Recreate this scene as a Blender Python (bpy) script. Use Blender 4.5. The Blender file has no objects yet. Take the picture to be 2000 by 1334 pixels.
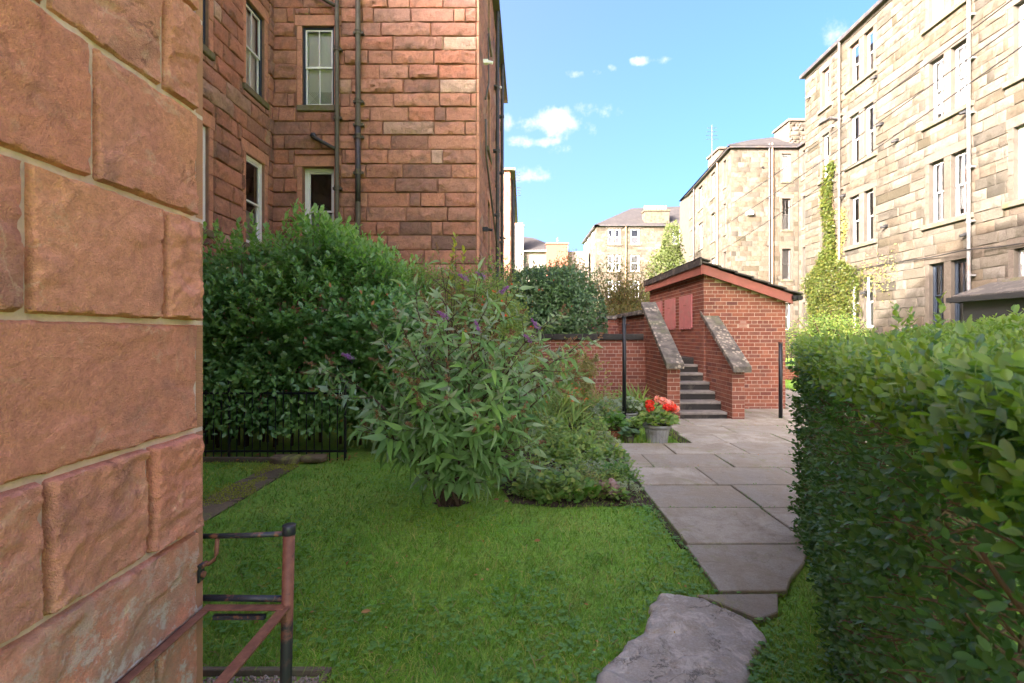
import bpy, bmesh, math, random
import numpy as np
from mathutils import Vector, Matrix
random.seed(7); rng = np.random.default_rng(7)
sc = bpy.context.scene; COL = sc.collection
H = 1.53                                   # eye height above the lawn
# ------------------------------------------------------------------ camera, sky, sun, exposure
cd = bpy.data.cameras.new('camera'); cam = bpy.data.objects.new('camera', cd); COL.objects.link(cam)
cam.location = (0, 0, H); cam.rotation_euler = (math.radians(90), 0, 0)
cd.sensor_width = 36; cd.lens = 36 * 930 / 2000
cd.shift_x = -0.0055; cd.shift_y = -0.0075
cd.clip_start = 0.05; cd.clip_end = 2000
cd.dof.use_dof = True; cd.dof.focus_distance = 5.5; cd.dof.aperture_fstop = 8
sc.camera = cam
sc.view_settings.view_transform = 'Standard'; sc.view_settings.look = 'None'
sc.view_settings.exposure = 3.7; sc.view_settings.gamma = 1
SUN_TRAVEL = Vector((1.0, 0.86, -0.56)).normalized()
S_EL = math.asin(-SUN_TRAVEL.z); S_AZ = math.atan2(-SUN_TRAVEL.x, -SUN_TRAVEL.y)
W = bpy.data.worlds.new('World'); sc.world = W; W.use_nodes = True
nt = W.node_tree; nt.nodes.clear()
def N(nt, t, **k):
    n = nt.nodes.new(t)
    for a, b in k.items():
        if a.startswith('i_'): n.inputs[a[2:].replace('_', ' ')].default_value = b
        else: setattr(n, a, b)
    return n
def L(nt, a, b): nt.links.new(a, b)
def math_n(nt, op, a, b=None, clamp=False):
    n = nt.nodes.new('ShaderNodeMath'); n.operation = op; n.use_clamp = clamp
    for i, x in enumerate((a, b)):
        if x is None: continue
        if isinstance(x, (int, float)): n.inputs[i].default_value = x
        else: nt.links.new(x, n.inputs[i])
    return n.outputs[0]
sky = N(nt, 'ShaderNodeTexSky', sky_type='NISHITA', sun_disc=False, sun_elevation=S_EL, sun_rotation=S_AZ,
        altitude=50, air_density=0.2, dust_density=10.0, ozone_density=1.3)
hsv = N(nt, 'ShaderNodeHueSaturation', i_Hue=0.492, i_Saturation=1.55); L(nt, sky.outputs[0], hsv.inputs['Color'])
tc = N(nt, 'ShaderNodeTexCoord'); sp = N(nt, 'ShaderNodeSeparateXYZ'); L(nt, tc.outputs['Generated'], sp.inputs[0])
yy = math_n(nt, 'MAXIMUM', sp.outputs[1], 0.05)
ca = math_n(nt, 'DIVIDE', sp.outputs[0], yy); cb = math_n(nt, 'DIVIDE', sp.outputs[2], yy)
nz = N(nt, 'ShaderNodeTexNoise', i_Scale=11.0, i_Detail=7.0, i_Roughness=0.62)
L(nt, tc.outputs['Generated'], nz.inputs['Vector'])
nz2 = N(nt, 'ShaderNodeTexNoise', i_Scale=38.0, i_Detail=5.0, i_Roughness=0.6); L(nt, tc.outputs['Generated'], nz2.inputs['Vector'])
acc = None
clouds = [(.075,.442,.075,.034,1), (.03,.405,.06,.014,.9), (.165,.47,.05,.022,.85), (.15,.435,.03,.02,.6), (-.02,.447,.02,.02,.5), (.033,.335,.045,.016,.6),
          (.122,.546,.018,.010,.7), (.166,.549,.014,.008,.6), (.2,.559,.014,.009,.75), (.256,.572,.022,.010,.8), (.69,.63,.05,.03,.45),
          (.095,.386,.022,.012,.35), (.053,.241,.03,.008,.35), (.3,.574,.03,.006,.25)]
for (x0, y0, sx, sy, amp) in clouds:
    dx = math_n(nt, 'DIVIDE', math_n(nt, 'SUBTRACT', ca, x0), sx*1.15); dy = math_n(nt, 'DIVIDE', math_n(nt, 'SUBTRACT', cb, y0), sy*1.15)
    r = math_n(nt, 'ADD', math_n(nt, 'MULTIPLY', dx, dx), math_n(nt, 'MULTIPLY', dy, dy))
    m_ = math_n(nt, 'MULTIPLY', math_n(nt, 'SUBTRACT', 1.0, r), amp)
    acc = m_ if acc is None else math_n(nt, 'MAXIMUM', acc, m_)
acc = math_n(nt, 'MAXIMUM', acc, -1.0)
acc = math_n(nt, 'ADD', acc, math_n(nt, 'MULTIPLY', math_n(nt, 'SUBTRACT', nz.outputs[0], 0.5), 2.6))
acc = math_n(nt, 'ADD', acc, math_n(nt, 'MULTIPLY', math_n(nt, 'SUBTRACT', nz2.outputs[0], 0.5), 2.2))
cm = N(nt, 'ShaderNodeMapRange', interpolation_type='SMOOTHSTEP'); L(nt, acc, cm.inputs[0])
cm.inputs[1].default_value = 0.05; cm.inputs[2].default_value = 1.25; cm.inputs[3].default_value = 0; cm.inputs[4].default_value = .85
cmf = math_n(nt, 'MULTIPLY', cm.outputs[0], math_n(nt, 'GREATER_THAN', sp.outputs[1], 0.05))
mx = N(nt, 'ShaderNodeMix', data_type='RGBA'); L(nt, cmf, mx.inputs[0]); L(nt, hsv.outputs[0], mx.inputs[6])
mx.inputs[7].default_value = (.75, .76, .8, 1)
bg = N(nt, 'ShaderNodeBackground', i_Strength=0.15); L(nt, mx.outputs[2], bg.inputs[0])
wo = N(nt, 'ShaderNodeOutputWorld'); L(nt, bg.outputs[0], wo.inputs[0])
sl = bpy.data.lights.new('sun', 'SUN'); sun = bpy.data.objects.new('sun', sl); COL.objects.link(sun)
sl.energy = 2.0; sl.angle = math.radians(0.5); sl.color = (1.0, 0.91, 0.80)
sun.rotation_euler = SUN_TRAVEL.to_track_quat('-Z', 'Y').to_euler()
sc.cycles.max_bounces = 8; sc.cycles.diffuse_bounces = 4; sc.cycles.glossy_bounces = 3; sc.cycles.transmission_bounces = 3
sc.cycles.transparent_max_bounces = 12; sc.cycles.caustics_reflective = False; sc.cycles.caustics_refractive = False
sc.cycles.sample_clamp_indirect = 6

# ------------------------------------------------------------------ materials
def new_mat(name):
    m = bpy.data.materials.new(name); m.use_nodes = True; t = m.node_tree
    return m, t, t.nodes['Principled BSDF']
def ramp(t, fac, stops):
    r = t.nodes.new('ShaderNodeValToRGB'); e = r.color_ramp.elements
    while len(e) < len(stops): e.new(0.5)
    for el, (p, c) in zip(e, stops): el.position = p; el.color = (*c, 1)
    t.links.new(fac, r.inputs[0]); return r.outputs[0]
def pos(t): return t.nodes.new('ShaderNodeNewGeometry').outputs['Position']
def rnd(t):                                 # one random number for each piece, joined or single
    g = t.nodes.new('ShaderNodeNewGeometry'); o = t.nodes.new('ShaderNodeObjectInfo')
    return math_n(t, 'FRACT', math_n(t, 'ADD', g.outputs['Random Per Island'], o.outputs['Random']))
def noise(t, scale, detail=4, rough=.55, vec=None, w=None, dist=0):
    n = t.nodes.new('ShaderNodeTexNoise'); n.inputs['Scale'].default_value = scale; n.inputs['Detail'].default_value = detail
    n.inputs['Roughness'].default_value = rough; n.inputs['Distortion'].default_value = dist
    if w is not None:
        n.noise_dimensions = '4D'; t.links.new(math_n(t, 'MULTIPLY', w, 37.0), n.inputs['W'])
    t.links.new(vec if vec is not None else pos(t), n.inputs['Vector']); return n.outputs['Fac']
def scaled(t, s):
    v = t.nodes.new('ShaderNodeVectorMath'); v.operation = 'MULTIPLY'; t.links.new(pos(t), v.inputs[0]); v.inputs[1].default_value = s
    return v.outputs[0]
def rng_map(t, f, a, b, lo=0., hi=1.):
    m = t.nodes.new('ShaderNodeMapRange'); t.links.new(f, m.inputs[0])
    for i, x in enumerate((a, b, lo, hi)): m.inputs[i+1].default_value = x
    return m.outputs[0]
def mixc(t, fac, a, b, mode='MIX'):
    m = t.nodes.new('ShaderNodeMix'); m.data_type = 'RGBA'; m.blend_type = mode
    for i, x in ((0, fac), (6, a), (7, b)):
        if isinstance(x, (int, float)): m.inputs[i].default_value = x
        elif isinstance(x, tuple): m.inputs[i].default_value = (*x, 1)
        else: t.links.new(x, m.inputs[i])
    return m.outputs[2]
def bump(t, b, h, strength, dist=0.01):
    n = t.nodes.new('ShaderNodeBump'); n.inputs['Strength'].default_value = strength; n.inputs['Distance'].default_value = dist
    t.links.new(h, n.inputs['Height']); t.links.new(n.outputs[0], b.inputs['Normal'])
def stone_mat(name, stops, stain, stain_amt, sc_=1.0, bmp=.6, bd=.012, pale=None, height_stain=None, rough=.9):
    m, t, b = new_mat(name); r = rnd(t)
    c = ramp(t, r, stops)
    n1 = noise(t, 3.2*sc_, 6, .6, w=r, dist=.6); n2 = noise(t, 28*sc_, 5, .65, w=r); n3 = noise(t, 9*sc_, 6, .7, w=r, dist=1.2)
    amt = rng_map(t, n1, .47, .7, 0, stain_amt)
    if height_stain:
        s = t.nodes.new('ShaderNodeSeparateXYZ'); t.links.new(pos(t), s.inputs[0])
        amt = math_n(t, 'MULTIPLY', amt, rng_map(t, s.outputs[2], *height_stain))
    c = mixc(t, amt, c, stain)
    c = mixc(t, rng_map(t, n2, .3, .75, 0, 1), mixc(t, .55, c, (.0, .0, .0), 'MIX') if False else c, mixc(t, 1.0, c, (.72, .7, .68), 'MULTIPLY'))
    c = mixc(t, rng_map(t, n3, .35, .7, 0, .55), c, mixc(t, 1.0, c, (.62, .56, .54), 'MULTIPLY'))
    if pale: c = mixc(t, rng_map(t, noise(t, 5.5*sc_, 7, .75, w=r, dist=2.), .62, .72, 0, .55), c, pale)
    t.links.new(c, b.inputs['Base Color']); b.inputs['Roughness'].default_value = rough; b.inputs['Specular IOR Level'].default_value = .25
    h = math_n(t, 'ADD', math_n(t, 'MULTIPLY', n2, .5), math_n(t, 'ADD', math_n(t, 'MULTIPLY', n3, 1.0), math_n(t, 'MULTIPLY', noise(t, 140*sc_, 3, .6), .25)))
    bump(t, b, h, bmp, bd); return m
def plain(name, col, rough=.6, metal=0, var=.25, scale=12, bmp=.15, spec=.4, dirt=None):
    m, t, b = new_mat(name); n = noise(t, scale, 5, .6)
    c = mixc(t, rng_map(t, n, .3, .75, 0, 1), col, tuple(x*(1-var) for x in col))
    if dirt: c = mixc(t, rng_map(t, noise(t, scale*.5, 6, .7, dist=1.), .5, .66, 0, .9), c, dirt)
    t.links.new(c, b.inputs['Base Color']); b.inputs['Roughness'].default_value = rough; b.inputs['Metallic'].default_value = metal
    b.inputs['Specular IOR Level'].default_value = spec
    bump(t, b, noise(t, scale*6, 4, .6), bmp, .004); return m
def leaf_mat(name, cols, rough=.4, trans=.35, spec=.5, under=None, scale=2., up=.7):
    m, t, b = new_mat(name); r = rnd(t)
    c = ramp(t, r, [(i/(len(cols)-1) if len(cols) > 1 else 0, c_) for i, c_ in enumerate(cols)])
    c = mixc(t, rng_map(t, noise(t, scale, 3, .5), .35, .65, 0, .5), c, mixc(t, 1.0, c, (1.35, 1.2, .8), 'MULTIPLY'))
    if under:
        g = t.nodes.new('ShaderNodeNewGeometry'); c = mixc(t, g.outputs['Backfacing'], c, under)
    t.links.new(c, b.inputs['Base Color']); b.inputs['Roughness'].default_value = rough; b.inputs['Specular IOR Level'].default_value = spec
    if up:                                    # soft leaf shading: normals lean towards the sky
        va = t.nodes.new('ShaderNodeVectorMath'); va.operation = 'ADD'; t.links.new(t.nodes.new('ShaderNodeNewGeometry').outputs['Normal'], va.inputs[0]); va.inputs[1].default_value = (0,0,up)
        vn = t.nodes.new('ShaderNodeVectorMath'); vn.operation = 'NORMALIZE'; t.links.new(va.outputs[0], vn.inputs[0]); t.links.new(vn.outputs[0], b.inputs['Normal'])
    tr = t.nodes.new('ShaderNodeBsdfTranslucent'); t.links.new(mixc(t, 1.0, c, (1.5, 1.7, .7), 'MULTIPLY'), tr.inputs[0])
    ms = t.nodes.new('ShaderNodeMixShader'); ms.inputs[0].default_value = trans
    t.links.new(b.outputs[0], ms.inputs[1]); t.links.new(tr.outputs[0], ms.inputs[2])
    t.links.new(ms.outputs[0], t.nodes['Material Output'].inputs[0]); return m

M = {}
def near_mat():
    m, t, b = new_mat('near_sandstone'); r = rnd(t)
    c = ramp(t, r, [(0, (.86,.355,.235)), (.35, (.80,.34,.235)), (.6, (.88,.40,.27)), (.85, (.78,.37,.28)), (1, (.89,.42,.3))])
    a = noise(t, 2.6, 6, .6, w=r, dist=.8); f = noise(t, 60, 5, .7, w=r); k = noise(t, 11, 7, .68, w=r, dist=1.6); g_ = noise(t, 260, 3, .6)
    c = mixc(t, rng_map(t, a, .3, .62, 0, .6), c, (.66,.29,.215))
    c = mixc(t, rng_map(t, noise(t, 4.1, 5, .55, w=r, dist=.5), .55, .7, 0, .75), c, (.36,.2,.175))
    c = mixc(t, rng_map(t, noise(t, 1.9, 4, .5, w=r), .56, .68, 0, .5), c, (.88,.41,.22))
    c = mixc(t, rng_map(t, f, .35, .7, 0, .7), c, mixc(t, 1., c, (.62,.56,.55), 'MULTIPLY')); c = mixc(t, rng_map(t, noise(t, 180, 3, .7), .5, .75, 0, .5), c, mixc(t, 1., c, (.5,.45,.45), 'MULTIPLY')); c = mixc(t, rng_map(t, noise(t, 38, 5, .8, w=r), .62, .67, 0, .4), c, (.86,.6,.46))
    v = math_n(t, 'ABSOLUTE', math_n(t, 'SUBTRACT', noise(t, 3.2, 6, .62, w=r, dist=1.1), .5))       # thin pale veins
    c = mixc(t, math_n(t, 'MULTIPLY', rng_map(t, v, .02, .0, 0, .4), rng_map(t, noise(t, 6, 3), .45, .6)), c, (.72,.52,.38))
    v2 = math_n(t, 'ABSOLUTE', math_n(t, 'SUBTRACT', noise(t, 4.6, 7, .66, w=r, dist=1.4), .47))     # dark cracks
    ck = math_n(t, 'MULTIPLY', rng_map(t, v2, .007, .0, 0, 1), rng_map(t, noise(t, 3.3, 3, w=r), .54, .6))
    c = mixc(t, math_n(t, 'MULTIPLY', ck, .22), c, (.14,.08,.06))
    c = mixc(t, rng_map(t, noise(t, 17, 6, .8, w=r), .69, .73, 0, .7), c, (.7,.56,.46))
    s = t.nodes.new('ShaderNodeSeparateXYZ'); t.links.new(pos(t), s.inputs[0])                     # damp and salts near the foot
    c = mixc(t, math_n(t, 'MULTIPLY', rng_map(t, s.outputs[2], 1.15, .7, 0, .75), rng_map(t, noise(t, 7, 6, .75), .42, .62)), c, (.42,.31,.24))
    c = mixc(t, math_n(t, 'MULTIPLY', rng_map(t, s.outputs[2], 1.0, .74, 0, .95), rng_map(t, noise(t, 13, 7, .8), .5, .58)), c, (.66,.6,.55))
    t.links.new(c, b.inputs['Base Color']); b.inputs['Roughness'].default_value = .92; b.inputs['Specular IOR Level'].default_value = .2
    hh = math_n(t, 'ADD', math_n(t, 'MULTIPLY', f, .5), math_n(t, 'ADD', math_n(t, 'MULTIPLY', k, .8), math_n(t, 'MULTIPLY', g_, .8)))
    hh = math_n(t, 'SUBTRACT', hh, math_n(t, 'MULTIPLY', ck, .5)); bump(t, b, hh, .9, .011); return m
M['near_stone'] = near_mat()
M['red_stone'] = stone_mat('red_sandstone', [(0, (0.594,0.255,0.163)), (.2, (0.506,0.24,0.163)), (.38, (0.615,0.306,0.204)), (.55, (0.363,0.194,0.148)), (.66, (0.55,0.255,0.168)), (.8, (0.66,0.306,0.199)), (.88, (0.44,0.24,0.178)), (.94, (0.682,0.469,0.347)), (.955, (0.571,0.265,0.178)), (1, (0.242,0.147,0.122))],
                           (.17,.12,.1), .7, 1.1, 1.0, .03)
M['red_dressed'] = stone_mat('red_dressed_stone', [(0, (0.69,0.337,0.22)), (.5, (0.598,0.286,0.185)), (1, (0.713,0.357,0.235))], (0.253,0.153,0.12), .6, 1.2, .3, .006)
M['tan_stone'] = stone_mat('tan_sandstone', [(0, (0.114,0.0987,0.0748)), (.12, (0.138,0.124,0.101)), (.24, (0.0999,0.0827,0.0586)), (.36, (0.147,0.135,0.114)), (.46, (0.116,0.0912,0.0631)), (.56, (0.128,0.113,0.0875)), (.64, (0.057,0.0517,0.0415)), (.7, (0.133,0.117,0.0901)), (.78, (0.0856,0.0724,0.0541)), (.84, (0.123,0.0987,0.0703)), (.9, (0.0563,0.0489,0.0306)), (.95, (0.118,0.094,0.0703)), (1, (0.0713,0.063,0.0505))],
                           (0.0563,0.0489,0.0314), .85, .9, .9, .03, height_stain=(3, 11, .35, 1.4))
M['tan_dressed'] = stone_mat('tan_dressed_stone', [(0, (0.122,0.105,0.0835)), (.6, (0.108,0.0905,0.0707)), (1, (0.131,0.112,0.0913))], (0.0587,0.0476,0.0378), .55, .8, .3, .008)
M['tan_sill'] = stone_mat('tan_sill_stone', [(0, (0.104,0.096,0.0789)), (1, (0.138,0.124,0.102))], (0.104,0.106,0.0299), .7, 1.5, .3, .008)
M['red_sill'] = stone_mat('red_sill_stone', [(0, (.2,.17,.12)), (1, (.24,.2,.13))], (.16,.17,.03), .9, 2.5, .5, .01)
M['mortar'] = plain('lime_mortar', (.72,.56,.51), .95, var=.35, scale=20, bmp=.5)
M['red_mortar'] = plain('pink_mortar', (.34,.19,.13), .95, var=.4, scale=6, bmp=.5)
M['tan_mortar'] = plain('tan_mortar', (0.072,0.0615,0.0484), .95, var=.35, scale=3, bmp=.4)
M['brick_mortar'] = plain('brick_mortar', (.5,.375,.29), .95, var=.3, scale=9, bmp=.4, dirt=(.42,.3,.22))
M['brick'] = stone_mat('red_brick', [(0, (0.295,0.0986,0.0625)), (.3, (0.352,0.131,0.0803)), (.55, (0.238,0.0795,0.0553)), (.8, (0.381,0.159,0.0986)), (.92, (0.19,0.0748,0.0625)), (1, (0.286,0.112,0.0803))],
                       (.13,.06,.05), .5, .6, .35, .005)
M['copestone'] = None
m, t, b = new_mat('lichened_copestone'); M['cope'] = m
c = mixc(t, rng_map(t, noise(t, 6, 5, .6), .35, .7), (.07,.062,.052), (.2,.17,.14))
v = t.nodes.new('ShaderNodeTexVoronoi'); v.inputs['Scale'].default_value = 14; t.links.new(pos(t), v.inputs['Vector'])
li = math_n(t, 'MULTIPLY', rng_map(t, math_n(t, 'ADD', v.outputs[0], math_n(t, 'MULTIPLY', noise(t, 40, 4, .7), .35)), .62, .5), rng_map(t, noise(t, 3, 3), .42, .56), True)
c = mixc(t, li, c, (.38,.32,.24)); c = mixc(t, rng_map(t, noise(t, 2.2, 4, .6), .55, .7, 0, .5), c, (.13,.14,.06))
t.links.new(c, b.inputs['Base Color']); b.inputs['Roughness'].default_value = .95; bump(t, b, noise(t, 60, 5, .7), .5, .006)
M['step'] = plain('concrete_step', (.04,.037,.032), .9, var=.4, scale=5, bmp=.4, dirt=(.1,.088,.07))
M['step_edge'] = plain('lit_step_nosing', (.3,.27,.23), .9, var=.4, scale=8, bmp=.4, dirt=(.16,.14,.11))  # light on the step tops painted in as a paler colour than the risers
M['white_paint'] = plain('white_window_paint', (.78,.78,.76), .35, var=.06, bmp=.03)
M['navy_paint'] = plain('navy_window_paint', (.025,.035,.05), .4, var=.2, bmp=.05)
M['black_paint'] = plain('black_metal_paint', (.012,.015,.019), .38, var=.3, scale=20, bmp=.15)
M['grey_window'] = plain('grey_window_paint', (.1,.095,.09), .45, var=.2, bmp=.05)
M['brown_window'] = plain('brown_window_paint', (.3,.15,.1), .5, var=.25, bmp=.05)
M['blind'] = plain('window_blind', (0.902,0.891,0.869), .8, var=.05, scale=2, bmp=0)
M['grey_blind'] = plain('grey_curtain', (.45,.45,.43), .85, var=.3, scale=3, bmp=0)
M['room'] = plain('dark_room', (.06,.055,.05), .9, var=.5, scale=1.2, bmp=0)
m, t, b = new_mat('window_glass'); M['glass'] = m
gl = t.nodes.new('ShaderNodeBsdfGlossy'); gl.inputs['Roughness'].default_value = .03; gl.inputs['Color'].default_value = (.9,.95,1,1)
tp = t.nodes.new('ShaderNodeBsdfTransparent'); tp.inputs[0].default_value = (.97,.98,.98,1)
fr = t.nodes.new('ShaderNodeFresnel'); fr.inputs[0].default_value = 1.6
ms = t.nodes.new('ShaderNodeMixShader'); L(t, math_n(t, 'ADD', fr.outputs[0], .01), ms.inputs[0]); L(t, tp.outputs[0], ms.inputs[1]); L(t, gl.outputs[0], ms.inputs[2])
L(t, ms.outputs[0], t.nodes['Material Output'].inputs[0]); t.nodes.remove(b)
M['iron_pipe'] = plain('weathered_drainpipe', (.13,.115,.08), .6, var=.4, scale=5, bmp=.3, dirt=(.09,.06,.045))
M['dark_pipe'] = plain('dark_drainpipe', (.05,.048,.05), .5, var=.35, scale=5, bmp=.2, dirt=(.1,.07,.05))
M['grey_pipe'] = plain('grey_drainpipe', (0.135,0.135,0.135), .5, var=.25, scale=5, bmp=.2, dirt=(0.099,0.081,0.063))
M['tan_pipe'] = plain('tan_drainpipe', (.34,.22,.13), .6, var=.3, scale=5, bmp=.2)
M['cream_pipe'] = plain('cream_drainpipe', (0.126,0.108,0.0878), .6, var=.3, scale=5, bmp=.2)
M['slate'] = plain('roof_slate', (0.0306,0.027,0.0256), .8, var=.4, scale=4, bmp=.4, dirt=(0.0433,0.0378,0.0342))
M['tile'] = plain('dark_roof_tile', (.05,.045,.04), .85, var=.35, scale=7, bmp=.5, dirt=(.12,.105,.085))
M['gutter'] = plain('black_gutter', (.015,.015,.016), .45, var=.2, bmp=.05)
M['fascia'] = plain('red_fascia_paint', (.36,.115,.085), .65, var=.3, scale=4, bmp=.15, dirt=(.25,.1,.075))
M['shutter'] = plain('faded_red_shutter_paint', (.5,.17,.165), .55, var=.3, scale=8, bmp=.2, dirt=(.36,.17,.15))
M['roughcast'] = plain('pale_roughcast', (0.173,0.142,0.122), .95, var=.2, scale=3, bmp=.5)
M['pot_clay'] = plain('chimney_pot_clay', (.5,.26,.15), .85, var=.3, scale=3, bmp=.2)
M['pot_cream'] = plain('cream_chimney_pot', (.6,.5,.38), .85, var=.3, scale=3, bmp=.2)
M['grey_pot'] = plain('grey_plastic_planter', (.36,.38,.38), .55, var=.2, scale=9, bmp=.1, dirt=(.2,.2,.17))
M['glazed_pot'] = plain('olive_glazed_pot', (.1,.095,.06), .4, var=.35, scale=14, bmp=.15, dirt=(.24,.1,.05))
M['terracotta'] = plain('terracotta', (.36,.12,.06), .8, var=.35, scale=14, bmp=.2)
M['soil'] = plain('garden_soil', (.08,.055,.038), 1, var=.5, scale=18, bmp=1., dirt=(.13,.1,.06))
M['timber'] = plain('weathered_timber', (.2,.15,.1), .9, var=.4, scale=12, bmp=.5, dirt=(.12,.12,.06))
M['gravel'] = stone_mat('gravel_chips', [(0, (.3,.26,.2)), (.5, (.45,.38,.3)), (.8, (.35,.22,.15)), (1, (.5,.47,.42))], (.1,.1,.05), .5, 4, .3, .003)
m, t, b = new_mat('rusty_iron'); M['rust'] = m
n_ = noise(t, 30, 6, .7)
c = mixc(t, rng_map(t, n_, .4, .65), (.15,.055,.03), (.24,.105,.06)); c = mixc(t, rng_map(t, noise(t, 12, 6, .75), .57, .64, 0, .85), c, (.07,.03,.025))
L(t, c, b.inputs['Base Color']); b.inputs['Roughness'].default_value = .75; bump(t, b, n_, .35, .003)
m, t, b = new_mat('chipped_black_paint'); M['chip'] = m
c = mixc(t, rng_map(t, noise(t, 22, 6, .7), .54, .6, 0, 1), (.02,.024,.032), (.2,.085,.05))
L(t, c, b.inputs['Base Color']); b.inputs['Roughness'].default_value = .42; bump(t, b, noise(t, 60, 5, .7), .4, .003)
m, t, b = new_mat('post_paint'); M['post'] = m           # rust above, old black paint low down on the post
s_ = t.nodes.new('ShaderNodeSeparateXYZ'); L(t, pos(t), s_.inputs[0])
k = math_n(t, 'ADD', s_.outputs[2], math_n(t, 'MULTIPLY', noise(t, 14, 5, .7), .5))
c = mixc(t, rng_map(t, k, .86, .92), (.02,.022,.022), mixc(t, rng_map(t, n_ := noise(t, 25, 5, .7), .4, .65), (.15,.05,.032), (.23,.09,.055)))
c = mixc(t, rng_map(t, noise(t, 18, 5, .7), .6, .66), c, (.05,.03,.025))
L(t, c, b.inputs['Base Color']); b.inputs['Roughness'].default_value = .6; bump(t, b, n_, .3, .003)

def paving_mat(name, base, dark, moss, flake=.25):
    m, t, b = new_mat(name); r = rnd(t)
    c = mixc(t, r, base, tuple(x*.62 for x in base))
    c = mixc(t, rng_map(t, noise(t, 2.4, 7, .7, w=r, dist=.6), .42, .56, 0, .9), c, dark)
    c = mixc(t, rng_map(t, noise(t, 90, 4, .7), .35, .7, 0, .6), c, mixc(t, 1., c, (.6,.58,.56), 'MULTIPLY'))
    c = mixc(t, rng_map(t, noise(t, 7, 7, .8), .62, .68, 0, .55), c, (.42,.37,.3))
    c = mixc(t, rng_map(t, noise(t, 2.3, 7, .75, dist=1.), .57, .66, 0, .7), c, moss)
    L(t, c, b.inputs['Base Color']); b.inputs['Roughness'].default_value = .8
    c = mixc(t, rng_map(t, noise(t, 45, 5, .8), .62, .68, 0, .6), c, dark)
    t.links.new(c, b.inputs['Base Color']); v = math_n(t, 'ABSOLUTE', math_n(t, 'SUBTRACT', noise(t, 2.6, 7, .7, w=r, dist=.8), .5)); ck = math_n(t, 'MULTIPLY', rng_map(t, v, .01, .0), rng_map(t, noise(t, 2, 3), .5, .56))
    c = mixc(t, math_n(t, 'MULTIPLY', ck, flake), c, tuple(x*.45 for x in dark)); c = mixc(t, rng_map(t, noise(t, 5, 6, .75, w=r, dist=1.5), .5, .62, 0, .5*flake), c, tuple(min(1,x*1.25) for x in base)); t.links.new(c, b.inputs['Base Color'])
    bump(t, b, math_n(t, 'SUBTRACT', math_n(t, 'ADD', noise(t, 150, 4, .7), math_n(t, 'MULTIPLY', noise(t, 22, 6, .7), 1.6)), math_n(t, 'MULTIPLY', ck, 2*flake)), .7, .007); return m
M['paving'] = paving_mat('grey_paving', (.52,.475,.385), (.33,.285,.21), (.25,.25,.12))
M['rock_slab'] = paving_mat('grey_flagstone', (.62,.575,.51), (.42,.375,.31), (.34,.27,.19), 1.)
M['old_path'] = paving_mat('mossy_path', (0.27,0.203,0.121), (0.162,0.121,0.0675), (0.324,0.365,0.081))
m, t, b = new_mat('ground_turf'); M['turf'] = m
c = mixc(t, rng_map(t, noise(t, 1.5, 5, .6), .35, .65), (.18,.40,.035), (.28,.44,.06)); c = mixc(t, rng_map(t, noise(t, 30, 5, .7), .45, .7), c, (.09,.17,.03))
L(t, c, b.inputs['Base Color']); b.inputs['Roughness'].default_value = 1; bump(t, b, noise(t, 80, 4, .7), .8, .01)
M['bark'] = plain('brown_bark', (.12,.075,.045), .9, var=.4, scale=30, bmp=.5)
M['pale_twig'] = plain('pale_privet_twig', (.22,.15,.095), .85, var=.4, scale=30, bmp=.4)
M['green_stem'] = plain('green_stem', (.09,.12,.04), .7, var=.3, scale=30, bmp=.2)
M['laurel'] = leaf_mat('laurel_leaf', [(0.117,0.26,0.0715), (0.156,0.325,0.091), (0.13,0.286,0.078), (0.208,0.377,0.104)], .28, .22, .55)
M['laurel_new'] = leaf_mat('young_laurel_leaf', [(0.192,0.372,0.108), (0.24,0.432,0.132), (0.168,0.336,0.096)], .3, .35, .5)
M['buddleia'] = leaf_mat('buddleia_leaf', [(0.132,0.271,0.0792), (0.172,0.32,0.106), (0.223,0.37,0.15), (0.121,0.259,0.066), (0.213,0.394,0.088)], .55, .25, .35, under=(0.364,0.493,0.29))
M['fuchsia'] = leaf_mat('fuchsia_leaf', [(0.143,0.253,0.055), (0.198,0.308,0.066), (0.121,0.22,0.066), (0.286,0.341,0.077), (0.22,0.242,0.11)], .5, .35, .35)
M['dark_shrub'] = leaf_mat('dark_shrub_leaf', [(0.055,0.121,0.044), (0.088,0.165,0.0605), (0.0715,0.143,0.055), (0.121,0.198,0.077)], .35, .15, .5)
M['privet'] = leaf_mat('privet_leaf', [(0.066,0.165,0.0495), (0.0935,0.209,0.0605), (0.077,0.182,0.0605), (0.121,0.242,0.0605)], .42, .2, .35, up=.35)
M['privet_new'] = leaf_mat('young_privet_leaf', [(0.153,0.272,0.0382), (0.196,0.315,0.0467), (0.128,0.238,0.0382), (0.238,0.323,0.068)], .35, .4, .5)
M['bed'] = leaf_mat('bed_leaf', [(0.115,0.23,0.0517), (0.161,0.287,0.0633), (0.196,0.31,0.0862), (0.253,0.345,0.0862), (0.127,0.218,0.0862), (0.31,0.368,0.0805)], .5, .3, .35)
M['grey_leaf'] = leaf_mat('silvery_leaf', [(.2,.28,.17), (.29,.35,.24), (.15,.23,.12)], .6, .25, .3)
M['bright_leaf'] = leaf_mat('bright_green_leaf', [(.08,.2,.03), (.11,.24,.04)], .4, .35, .4)
M['heuchera'] = leaf_mat('pink_grey_leaf', [(.3,.2,.2), (.2,.1,.11), (.4,.3,.3), (.13,.05,.05)], .5, .2, .35)
M['ochre_leaf'] = leaf_mat('ochre_leaf', [(.2,.2,.06), (.26,.22,.09), (.16,.18,.05)], .6, .3, .3)
M['ivy'] = leaf_mat('creeper_leaf', [(0.0468,0.0677,0.00935), (0.0624,0.0859,0.013), (0.0364,0.0572,0.0083), (0.0831,0.0944,0.0182), (0.0884,0.0751,0.0182)], .45, .35, .4)
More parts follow.
